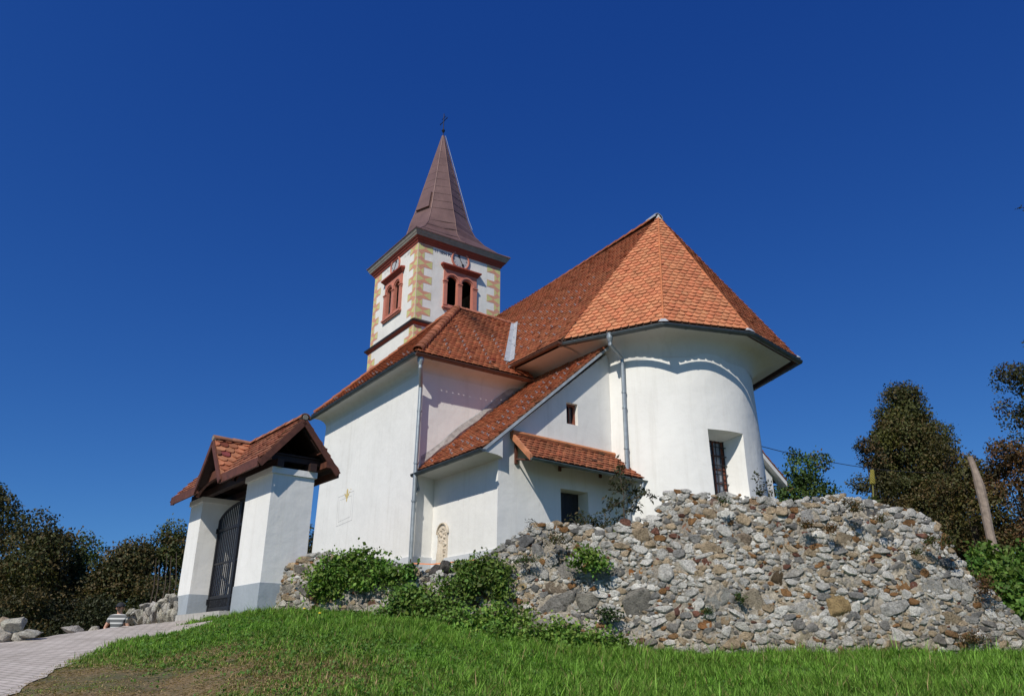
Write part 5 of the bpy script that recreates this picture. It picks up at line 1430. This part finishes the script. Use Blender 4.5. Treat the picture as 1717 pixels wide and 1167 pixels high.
bush('bramble', 'bramble patch cascading down the wall beneath the carved relief', 'creeper', [(800, 950, 26, 18), (830, 965, 20, 25, -.05), (790, 975, 30, 20, -.1), (840, 990, 14, 22, -.05), (760, 985, 30, 14, -.1), (770, 945, 12, 10)], 3600, .07, (.12, .20, .042), 22, WY, stems=30)
bush('bramble', 'loose nettle and bramble growth around the black drain pipe', 'creeper', [(690, 1010, 34, 18, -.15), (655, 1024, 22, 9, -.2), (740, 1018, 34, 16, -.25), (690, 992, 20, 8, -.1)], 2600, .075, (.125, .22, .045), 23, WY, stems=40)
bush('bramble', 'green bramble thicket at the wall foot, middle of the lawn edge', 'creeper', [(790, 1045, 50, 22, -.55), (850, 1035, 34, 16, -.45), (750, 1055, 34, 18, -.6), (830, 1065, 44, 16, -.7)], 4600, .07, BG2, 24, WY, stems=40)
bush('bramble', 'green bramble strip at the wall foot, right of the thicket', 'creeper', [(930, 1065, 44, 18, -.6), (985, 1075, 44, 18, -.6), (1030, 1085, 36, 14, -.55), (890, 1080, 36, 14, -.7)], 4200, .07, BG2, 25, WY, stems=40)
bush('bramble', 'small bramble hanging in the middle of the rubble wall under the sapling', 'creeper', [(990, 935, 22, 16, -.05), (965, 945, 12, 8, -.03), (1010, 950, 14, 8, -.05)], 900, .06, BG, 26, WY, stems=12)
bush('small_plant', 'dark fern like tuft on the wall face, above the bramble strip', 'plant', [(1018, 1032, 18, 10, -.08)], 300, .05, (.035, .07, .02), 27, WY, group='small plants rooted in the ruined wall', stems=6)
for i, (px, py, w, h, lab, c, bp) in enumerate([(935, 905, 18, 10, 'olive weed hanging under the big dark stone at the wall top', (.06, .065, .02), .3), (885, 938, 16, 8, 'small green weed on the wall face below the weathered corner stones', (.05, .1, .02), .1), (1352, 879, 10, 8, 'yellowish moss tuft in the wall, below the tall flower spike side', (.12, .09, .02), .5), (1420, 840, 12, 7, 'brown grass tuft on the crest, left of the flower spike', (.10, .07, .025), .5), (1432, 852, 10, 8, 'mossy tuft just under the crest, below the brown grass tuft', (.07, .07, .02), .4), (1480, 870, 14, 8, 'olive tuft on the wall under the flower spike', (.07, .075, .02), .4), (1395, 885, 9, 6, 'small reddish tuft among grey stones high on the wall', (.13, .07, .025), .6), (1590, 905, 12, 12, 'green weed at the right shoulder of the wall', (.06, .085, .02), .2), (1560, 905, 8, 7, 'tiny weed left of the right shoulder weed', (.06, .08, .02), .2), (1535, 925, 9, 6, 'small weed in the upper right wall face', (.06, .08, .02), .2), (1655, 985, 16, 18, 'dry reddish brown weed on the collapsed right end', (.12, .06, .03), .8), (1630, 1070, 20, 10, 'dry olive weed at the right foot of the wall', (.07, .065, .025), .5), (1212, 838, 8, 6, 'small green tuft on the crest below the apse window', (.05, .09, .02), .1), (1240, 1000, 6, 8, 'tiny green weed beside the tall grey block', (.05, .1, .02), 0), (1185, 1025, 6, 6, 'tiny bright weed left of the tall grey block', (.05, .11, .02), 0)]):
    bush('small_plant', lab, 'plant', [(px, py, w, h * .8, -.02)], max(140, int(w * h * 1.8)), .045, c, 30 + i, WY, group='small plants rooted in the ruined wall', brown=(.14, .075, .03), brownp=bp, stems=5, asp=.4)
bush('bush', 'bright green leafy bush behind the collapsed right end of the wall', 'bush', [(1660, 935, 20, 20, 1.2), (1690, 965, 28, 28, 1.0), (1710, 1000, 22, 26, .9), (1725, 950, 30, 30, 1.4), (1700, 1025, 20, 14, .5), (1665, 975, 22, 22, .7), (1690, 1010, 24, 20, .6), (1640, 930, 14, 14, .9), (1720, 1035, 20, 16, .5)], 6000, .10, (.10, .19, .035), 51, WY, stems=30)

def sapling(name, label, base, tips, seed, lsize, per, col, r0=.018, brown=None, bp=0., cat='sapling'):
    rng = np.random.default_rng(seed); root = thing(name, label, cat, base)
    mb = MB(); parts = []
    for a, b_, r in tips:
        a = np.asarray(a, float); b_ = np.asarray(b_, float); mid = (a + b_) / 2 + rng.normal(0, .03, 3)
        mb.tube([a, mid, b_], [r, r * .75, r * .3], 6)
        n = int(per * np.linalg.norm(b_ - a))
        if r < .9 * r0:
            t = rng.uniform(.15, 1.05, n)[:, None]; p = a + (b_ - a) * t + rng.normal(0, .035, (n, 3))
            parts.append(leaves(p, np.array([0, -.3, .6]), lsize, col, .3, rng, .42, .1, brown, bp))
    leaf_mesh('foliage', parts, root); mb.build('stem', M_BARK, root)
SY = 13.4
P = lambda x, y, dy=0.: at(x, y, SY + dy)
sapling('sapling', 'slim young tree with narrow dark leaves in front of the annex door canopy', P(1049, 885), [(P(1049, 892), P(1046, 830), .018), (P(1046, 830), P(1040, 782), .012), (P(1047, 850), P(1015, 838, .1), .008), (P(1046, 838), P(1012, 858, -.1), .007), (P(1046, 845), P(1080, 828, -.1), .008), (P(1047, 858), P(1072, 848, .1), .007), (P(1046, 830), P(1026, 812, .1), .007), (P(1045, 822), P(1064, 806, -.1), .007), (P(1043, 806), P(1030, 798), .005), (P(1080, 828, -.1), P(1097, 834), .004), (P(1048, 868), P(1030, 872, .1), .006), (P(1045, 835), P(1075, 818, .1), .006), (P(1040, 790), P(1036, 776), .004)], 61, .085, 150, (.055, .062, .030), .018, (.09, .07, .04), .2)
SY = 13.2
sapling('low_shrub', 'low dark shrub on the wall in front of the annex door', P(985, 885), [(P(985, 890), P(985 + dx, 890 - dy, q), .008) for dx, dy, q in [(-28, 22, 0), (-12, 30, .1), (5, 24, -.1), (20, 26, 0), (36, 20, .1), (50, 12, 0), (-40, 8, .1), (30, 8, -.1)]], 62, .07, 210, (.045, .055, .025), .012, (.12, .09, .04), .2, 'shrub')
SY = 13.0
sapling('sprig', 'thin leafy sprig on the crest right of the apse window', P(1278, 838), [(P(1280, 842), P(1274, 810), .007), (P(1274, 810), P(1266, 792), .004), (P(1278, 830), P(1290, 806, .05), .005), (P(1280, 836), P(1270, 825), .004), (P(1284, 838), P(1296, 820), .004)], 63, .075, 120, (.06, .07, .035), .02, (.10, .08, .05), .3)
SY = 13.0
sapling('sprig', 'small bare sprig on the dark corner stones of the wall', P(888, 883), [(P(888, 886), P(884, 872), .003), (P(888, 886), P(892, 872), .003)], 64, .04, 160, (.05, .05, .04), .02)
# mullein with its flower spike
MUL = thing('mullein', 'tall dried mullein spike standing on the wall crest in front of the linden', 'plant', P(1465, 842))
mb = MB(); A = P(1465, 845); B = P(1463.5, 812); C = P(1462.5, 790); mb.tube([A, B], [.012, .010], 6); mb.build('stem', plain('yellow_green_stem', (.20, .19, .05), .8), MUL)
mb = MB()
for q in np.linspace(0, 1, 16):
    c = B + (C - B) * q; rr = .045 * (1 - .35 * q)
    for k in range(7):
        an = k * .9 + q * 9; mb.tube([c, c + np.array([math.cos(an) * rr, math.sin(an) * rr, .02])], [.016, .012], 5)
mb.build('flower_spike', plain('yellow_flower', (.26, .22, .04), .8, 0, .3, 30), MUL)
parts = [leaves(A + np.random.default_rng(5).normal(0, .06, (40, 3)) * [1, 1, .6], np.array([0, -.4, .9]), .16, (.10, .12, .05), .2, np.random.default_rng(6), .4)]
leaf_mesh('leaf_rosette', parts, MUL)
# leaning grey pole
POLE = MB(); q = [(1670, 935), (1660, 895), (1651, 850), (1643, 815), (1634, 787), (1626, 766)]
POLE.tube([at(x, y, 15.0 + i * .02) for i, (x, y) in enumerate(q)], [.085, .08, .085, .09, .06, .055], 10)
o = POLE.build('wooden_pole', M_GREYWOOD); finish(o, None, 'weathered grey wooden pole leaning left behind the right end of the wall', 'pole')
# cable from the apse to the trees
mb = MB(); A = CH((-11.0, 4.0, 6.2)); B = at(1640, 790, 30)
mb.tube([A + (B - A) * t - np.array([0, 0, .5 * 4 * t * (1 - t)]) for t in np.linspace(0, 1, 14)], .012, 5); o = mb.build('cable', M_BLACK); finish(o, None, 'thin black cable running from the apse to the trees', 'cable')
# twig of a tree outside the frame
tw = tree_px('tall tree outside the right picture edge, only a dark branch tip reaching in', 1862, 235, -2.5, 22, 112, prof=[(0, .1), (.5, .35), (.75, .8), (.87, 1), (.95, .7), (1, .2)], nclump=110, per=300, rclump=.5, lsize=.12, col=(.045, .052, .018), brown=BRN, brownp=.2, seed=19, group=RG, trunk_h=6.0, tr=.2)
mb = MB(); mb.tube([at(1862, 380, 22), at(1790, 340, 21.9), at(1740, 347, 21.8), at(1706, 349, 21.7)], [.05, .03, .016, .006], 6); mb.build('limb', M_BARK, tw)
rg = np.random.default_rng(3); pts = np.stack([at(x, 349 + rg.normal(0, 3.5) - (x - 1706) * .06, 21.7 + rg.normal(0, .08)) for x in rg.uniform(1704, 1790, 60)])
leaf_mesh('foliage', [leaves(pts, np.array([0, 0, .8]), .13, (.035, .04, .016), .3, rg, .5)], tw, M_TREELEAF)
# tape tied across
mb = MB(); A = at(688, 944, 15.5); B = at(760, 942, 15.3); C = at(800, 938, 15.2)
pth = [A, A + (B - A) * .5 - np.array([0, 0, .03]), B, C]
mb.strip([[p + [0, 0, .012] for p in pth], [p - [0, .004, .012] for p in pth]]); mb.strip([[p + [0, .006, .012] for p in pth], [p + [0, .002, -.012] for p in pth]])
o = mb.build('barrier_tape', M_TAPE); finish(o, None, 'thin orange tape stretched in front of the church plinth', 'tape')
for px_, dy in ((688, 15.5), (800, 15.2)):
    mb = MB(); t_ = at(px_, 941, dy); mb.tube([t_ + [0, .02, .05], [t_[0], t_[1] + .02, t_[2] - .7]], .015, 6); o = mb.build('stake', M_BARK); finish(o, None, 'short stake holding the orange tape near the downpipe' if px_ < 700 else 'short stake holding the orange tape behind the brambles', 'stake')

# ------------------------------------------------------------------ man in a striped polo shirt
def skin_body(name, joints, links, mat, parent, sub=2, root=0):
    me = bpy.data.meshes.new(name); me.from_pydata([tuple(j[0]) for j in joints], links, [])
    o = bpy.data.objects.new(name, me); COL.objects.link(o)
    md = o.modifiers.new('skin', 'SKIN'); md.use_smooth_shade = True
    for i, j in enumerate(joints):
        sv = me.skin_vertices[0].data[i]; sv.radius = (j[1], j[2] if len(j) > 2 else j[1]); sv.use_root = (i == root)
    o.modifiers.new('sub', 'SUBSURF').levels = sub; o.modifiers['sub'].render_levels = sub
    me.materials.append(mat)
    dg = bpy.context.evaluated_depsgraph_get(); me2 = bpy.data.meshes.new_from_object(o.evaluated_get(dg))
    o.modifiers.clear(); o.data = me2
    return finish(o, parent)
MY = 21.0
mtop = at(204, 1010, MY); MB0 = np.array([mtop[0], mtop[1], mtop[2] - 1.80])
MAN = thing('person', 'man in a grey and white striped polo shirt and dark cap, hand on hip', 'person', MB0)
MX = lambda x, y, z: (MB0[0] + x, MB0[1] + y, MB0[2] + z)
M_SKIN = plain('skin', (.62, .35, .25), .6, 0, .08, 10, 0)
M_TROU = plain('beige_trousers', (.42, .38, .30), .85, 0, .1, 10, .1)
def m_shirt():
    m, nt, b = new_mat('striped_polo'); tc = nt.nodes.new('ShaderNodeTexCoord'); sx = nt.nodes.new('ShaderNodeSeparateXYZ'); nt.links.new(tc.outputs['Object'], sx.inputs[0])
    w = nt.nodes.new('ShaderNodeMath'); w.operation = 'MULTIPLY'; w.inputs[1].default_value = 2 * math.pi / .11; nt.links.new(sx.outputs[2], w.inputs[0])
    s = nt.nodes.new('ShaderNodeMath'); s.operation = 'SINE'; nt.links.new(w.outputs[0], s.inputs[0])
    r = ramp(nt, s.outputs[0], [(0.0, (.11, .115, .12)), (.45, (.13, .135, .14)), (.5, (.58, .58, .58)), (1, (.6, .6, .6))]); r.color_ramp.interpolation = 'CONSTANT'
    nt.links.new(r.outputs[0], b.inputs['Base Color']); b.inputs['Roughness'].default_value = .9; return m
J = [(MX(0, 0, .98), .15, .11), (MX(0, .0, 1.2), .15, .11), (MX(0, 0, 1.42), .16, .11), (MX(0, 0, 1.51), .06), (MX(0, -.01, 1.57), .055), (MX(0, -.03, 1.65), .078, .095), (MX(0, -.02, 1.74), .07, .085),
     (MX(-.19, 0, 1.44), .06), (MX(-.33, .03, 1.18), .043), (MX(-.19, -.08, .98), .033), (MX(-.14, -.12, .95), .028),
     (MX(.19, 0, 1.44), .06), (MX(.27, .03, 1.16), .043), (MX(.28, -.08, .92), .033), (MX(.28, -.10, .84), .03),
     (MX(-.10, 0, .88), .09), (MX(-.12, -.02, .48), .06), (MX(-.13, .02, .09), .042), (MX(-.14, -.14, .04), .035),
     (MX(.10, 0, .88), .09), (MX(.12, -.02, .48), .06), (MX(.13, .02, .09), .042), (MX(.14, -.14, .04), .035)]
LK = [(0, 1), (1, 2), (2, 3), (3, 4), (4, 5), (5, 6), (2, 7), (7, 8), (8, 9), (9, 10), (2, 11), (11, 12), (12, 13), (13, 14), (0, 15), (15, 16), (16, 17), (17, 18), (0, 19), (19, 20), (20, 21), (21, 22)]
for (hx, dirx) in ((10, (1, -.1, -.1)), (14, (.05, -.05, -1))):
    h0 = np.array(J[hx][0]); d = np.array(dirx, float); d /= np.linalg.norm(d); s = np.cross(d, [0, 1, 0]); s /= np.linalg.norm(s)
    for k in range(4):
        a = h0 + d * .05 + s * (k - 1.5) * .019; J.append((tuple(a), .0095)); J.append((tuple(a + d * (.035 + .006 * (1.5 - abs(k - 1.5))) + np.array([0, .006, 0])), .0085)); J.append((tuple(a + d * .07 + np.array([0, .02, 0])), .0075))
        n = len(J); LK += [(hx, n - 3), (n - 3, n - 2), (n - 2, n - 1)]
    a = h0 + d * .02 + s * .04; J.append((tuple(a), .011)); J.append((tuple(a + d * .04 + s * .015), .009)); n = len(J); LK += [(hx, n - 2), (n - 2, n - 1)]
BODY = skin_body('body', J, LK, M_SKIN, MAN)
g = .02
skin_body('shirt', [(MX(0, 0, .94), .17, .13), (MX(0, 0, 1.2), .175, .135), (MX(0, 0, 1.42), .175, .125), (MX(0, 0, 1.52), .075), (MX(-.19, 0, 1.44), .082), (MX(-.27, .02, 1.30), .072), (MX(.19, 0, 1.44), .082), (MX(.24, .02, 1.29), .072)], [(0, 1), (1, 2), (2, 3), (2, 4), (4, 5), (2, 6), (6, 7)], m_shirt(), MAN)
skin_body('trousers', [(MX(0, 0, .96), .165, .125), (MX(-.10, 0, .84), .105), (MX(-.12, -.02, .48), .08), (MX(-.13, .02, .12), .07), (MX(.10, 0, .84), .105), (MX(.12, -.02, .48), .08), (MX(.13, .02, .12), .07)], [(0, 1), (1, 2), (2, 3), (0, 4), (4, 5), (5, 6)], M_TROU, MAN)
mb = MB()     # face details, ears
for sx_ in (-1, 1):
    mb.tube([MX(sx_ * .092, -.01, 1.66), MX(sx_ * .102, 0, 1.66)], [.03, .02], 8)
mb.tube([MX(0, -.115, 1.69), MX(0, -.135, 1.65), MX(0, -.12, 1.635)], [.010, .017, .014], 8)
mb.build('face', M_SKIN, MAN)
mb = MB()
for sx_ in (-1, 1): mb.tube([MX(sx_ * .032, -.105, 1.685), MX(sx_ * .032, -.118, 1.685)], [.014, .008], 8)
mb.tube([MX(-.026, -.118, 1.605), MX(.026, -.118, 1.605)], .005, 5)
mb.build('eyes_and_mouth', M_BLACK, MAN)
mb = MB(); rows_c = []
for q in np.linspace(0, 1, 7): rows_c.append([MX(.100 * math.cos(q * 1.5) * math.cos(t), -.02 + .12 * math.cos(q * 1.5) * math.sin(t), 1.705 + .105 * math.sin(q * 1.5)) for t in np.linspace(0, 2 * math.pi, 17)[:-1]])
mb.strip(rows_c, True); mb.add([MX(x, y, z) for x, y, z in [(-.09, -.09, 1.712), (-.075, -.2, 1.695), (0, -.225, 1.70), (.075, -.2, 1.695), (.09, -.09, 1.712), (0, -.1, 1.735)]], [(0, 1, 2, 5), (5, 2, 3, 4)])
mb.build('cap', plain('dark_cap', (.02, .022, .03), .85), MAN, smooth=True)

# ------------------------------------------------------------------ grass
def grass_mesh():
    rng = np.random.default_rng(99)
    N = 720000
    u = rng.uniform(-.72, .93, N); yc = ycrest(u)
    ymin = 6.6
    Y = np.sqrt(rng.uniform(ymin ** 2, (yc + .1) ** 2))
    X = u * Y
    keep = np.ones(N, bool)
    left = u < -.305
    onpath = (X < edge_x(np.minimum(Y, ey.max())) + rng.normal(-.06, .05, N)) & (u < -.30)
    keep &= ~onpath
    b = bare(u, Y)
    dry = np.clip((720 - UPX(u)) / 420, 0, 1) * np.clip((11.0 - Y) / 2.0, 0, 1)
    keep &= rng.uniform(size=N) > b * .45
    keep &= rng.uniform(size=N) < np.clip(1.15 - .35 * dry, 0, 1)
    X, Y, u, b, dry = X[keep], Y[keep], u[keep], b[keep], dry[keep]
    n = len(X); Z = ground_z(u, Y)
    patch = .5 + .5 * np.sin(X * 1.9 + 1.3 * np.sin(Y * 1.4)) * np.sin(Y * 2.3 + 1.1 * np.sin(X * 1.7))
    clump = .5 + .5 * np.sin(X * 9 + 2 * np.sin(Y * 7)) * np.sin(Y * 11 + 2 * np.sin(X * 8))
    near_wall = np.clip((Y - ycrest(u) + 1.2) / 1.2, 0, 1)
    H = (.075 + .07 * patch + .05 * clump + .02 * near_wall) * rng.uniform(.55, 1.35, n)
    H *= (1 - .66 * dry) * (1 - .52 * b) * (.6 + .75 * clump) * (.60 + .22 * np.clip((u + .15) / .3, 0, 1)) * (1 - .35 * np.clip((-.28 - u) / .08, 0, 1)); H = np.where(rng.uniform(size=n) < .03, H * 1.7, H)
    an = rng.uniform(0, 2 * math.pi, n); d = np.stack([np.cos(an), np.sin(an)], 1)
    s = np.stack([-d[:, 1], d[:, 0]], 1); w = rng.uniform(.0035, .0065, n)[:, None]
    lean = (rng.uniform(.15, .95, n) * H)[:, None]
    base = np.stack([X, Y, Z - .01], 1)
    def P(off2, z): return np.concatenate([base[:, :2] + off2, (base[:, 2] + z)[:, None]], 1)
    v = np.stack([P(s * w, 0 * H), P(-s * w, 0 * H), P(d * lean * .35 + s * w * .8, H * .6), P(d * lean * .35 - s * w * .8, H * .6), P(d * lean, H)], 1).reshape(-1, 3)
    bi = np.arange(n)[:, None] * 5
    F = np.concatenate([bi + [0, 1, 3, 2], bi + [2, 3, 4]], 1).reshape(-1)
    sizes = np.tile([4, 3], n)
    k = rng.uniform(.45, 1.5, n)[:, None] * (.72 + .5 * clump)[:, None]
    green = np.array([.175, .345, .046]) * (1 - patch[:, None] * .35) + np.array([.22, .31, .06]) * patch[:, None] * .35
    straw = np.array([.36, .26, .13]); olive = np.array([.17, .20, .055])
    c = green * k
    dm = (dry[:, None] * .55); c = c * (1 - dm) + olive * k * dm
    st = rng.uniform(size=n) < (.06 + .30 * dry + .62 * b); c[st] = straw * k[st]
    return v, F, sizes, np.repeat(c, 5, 0)
v, F, sz, c = grass_mesh()
np_mesh('grass', v, F, sz, M_LEAF, cols=c, kind='stuff')
# dry clippings lying on the bare soil
rg = np.random.default_rng(23)
N = 60000; u = rg.uniform(-.62, -.05, N); Y = np.sqrt(rg.uniform(44, 121, N)); X = u * Y
ok = (bare(u, Y) > rg.uniform(.08, .8, N)) & (X > edge_x(np.minimum(Y, ey.max())) - .05); u, Y, X = u[ok], Y[ok], X[ok]
an = rg.uniform(0, 6.28, len(X)); ln = rg.uniform(.015, .05, len(X)); dx = np.stack([np.cos(an) * ln, np.sin(an) * ln], 1); sx2 = np.stack([-np.sin(an), np.cos(an)], 1) * .0022
g0 = ground_z(u, Y) + rg.uniform(.004, .02, len(X)); bx = np.stack([X, Y], 1)
Vq = np.stack([np.concatenate([bx + o_, (g0 + h_)[:, None]], 1) for o_, h_ in ((sx2, 0), (-sx2, 0), (dx - sx2, rg.uniform(-.004, .012, len(X))), (dx + sx2, .004))], 1).reshape(-1, 3)
cq = np.array([.34, .25, .13]) * rg.uniform(.5, 1.3, (len(X), 1))
np_mesh('dry_clippings', Vq, np.arange(len(Vq)), np.full(len(X), 4), M_LEAF, cols=np.repeat(cq, 4, 0), kind='stuff')
# broad leaved weeds and clover among the grass
rg = np.random.default_rng(17)
N = 5200; u = rg.uniform(-.45, .66, N); Y = np.sqrt(rg.uniform(49, (ycrest(u) - .1) ** 2)); X = u * Y
ok = (bare(u, Y) < .3) & ~((X < edge_x(np.minimum(Y, ey.max())) + .1) & (u < -.30)); u, Y, X = u[ok], Y[ok], X[ok]
cen = np.stack([X, Y, ground_z(u, Y) + rg.uniform(.03, .10, len(X))], 1); cen = np.repeat(cen, 5, 0) + rg.normal(0, .022, (len(cen) * 5, 3)) * [1, 1, .4]
leaf_mesh('clover', [leaves(cen, np.array([0, -.2, 1.6]), .035, (.11, .22, .04), .3, rg, .8)], kind='stuff')
for (px, py, Yd, lab) in [(505, 1028, 12.6, 'yellow flower at the foot of the gate pillar'), (532, 1052, 11.9, 'yellow flower lower in the lawn, below the creeper')]:
    g_ = gpt(px, Yd); f = thing('dandelion', lab, 'flower', g_, 0, 'yellow flowers in the lawn')
    mb = MB(); mb.tube([g_, g_ + [0, -.01, .17]], .004, 5); mb.build('stem', plain('flower_stem', (.1, .16, .04)), f)
    mb = MB(); mb.tube([g_ + [0, -.01, .165], g_ + [0, -.01, .175], g_ + [0, -.012, .19]], [.006, .022, .012], 10); mb.build('flower_head', plain('dandelion_yellow', (.75, .55, .03)), f)
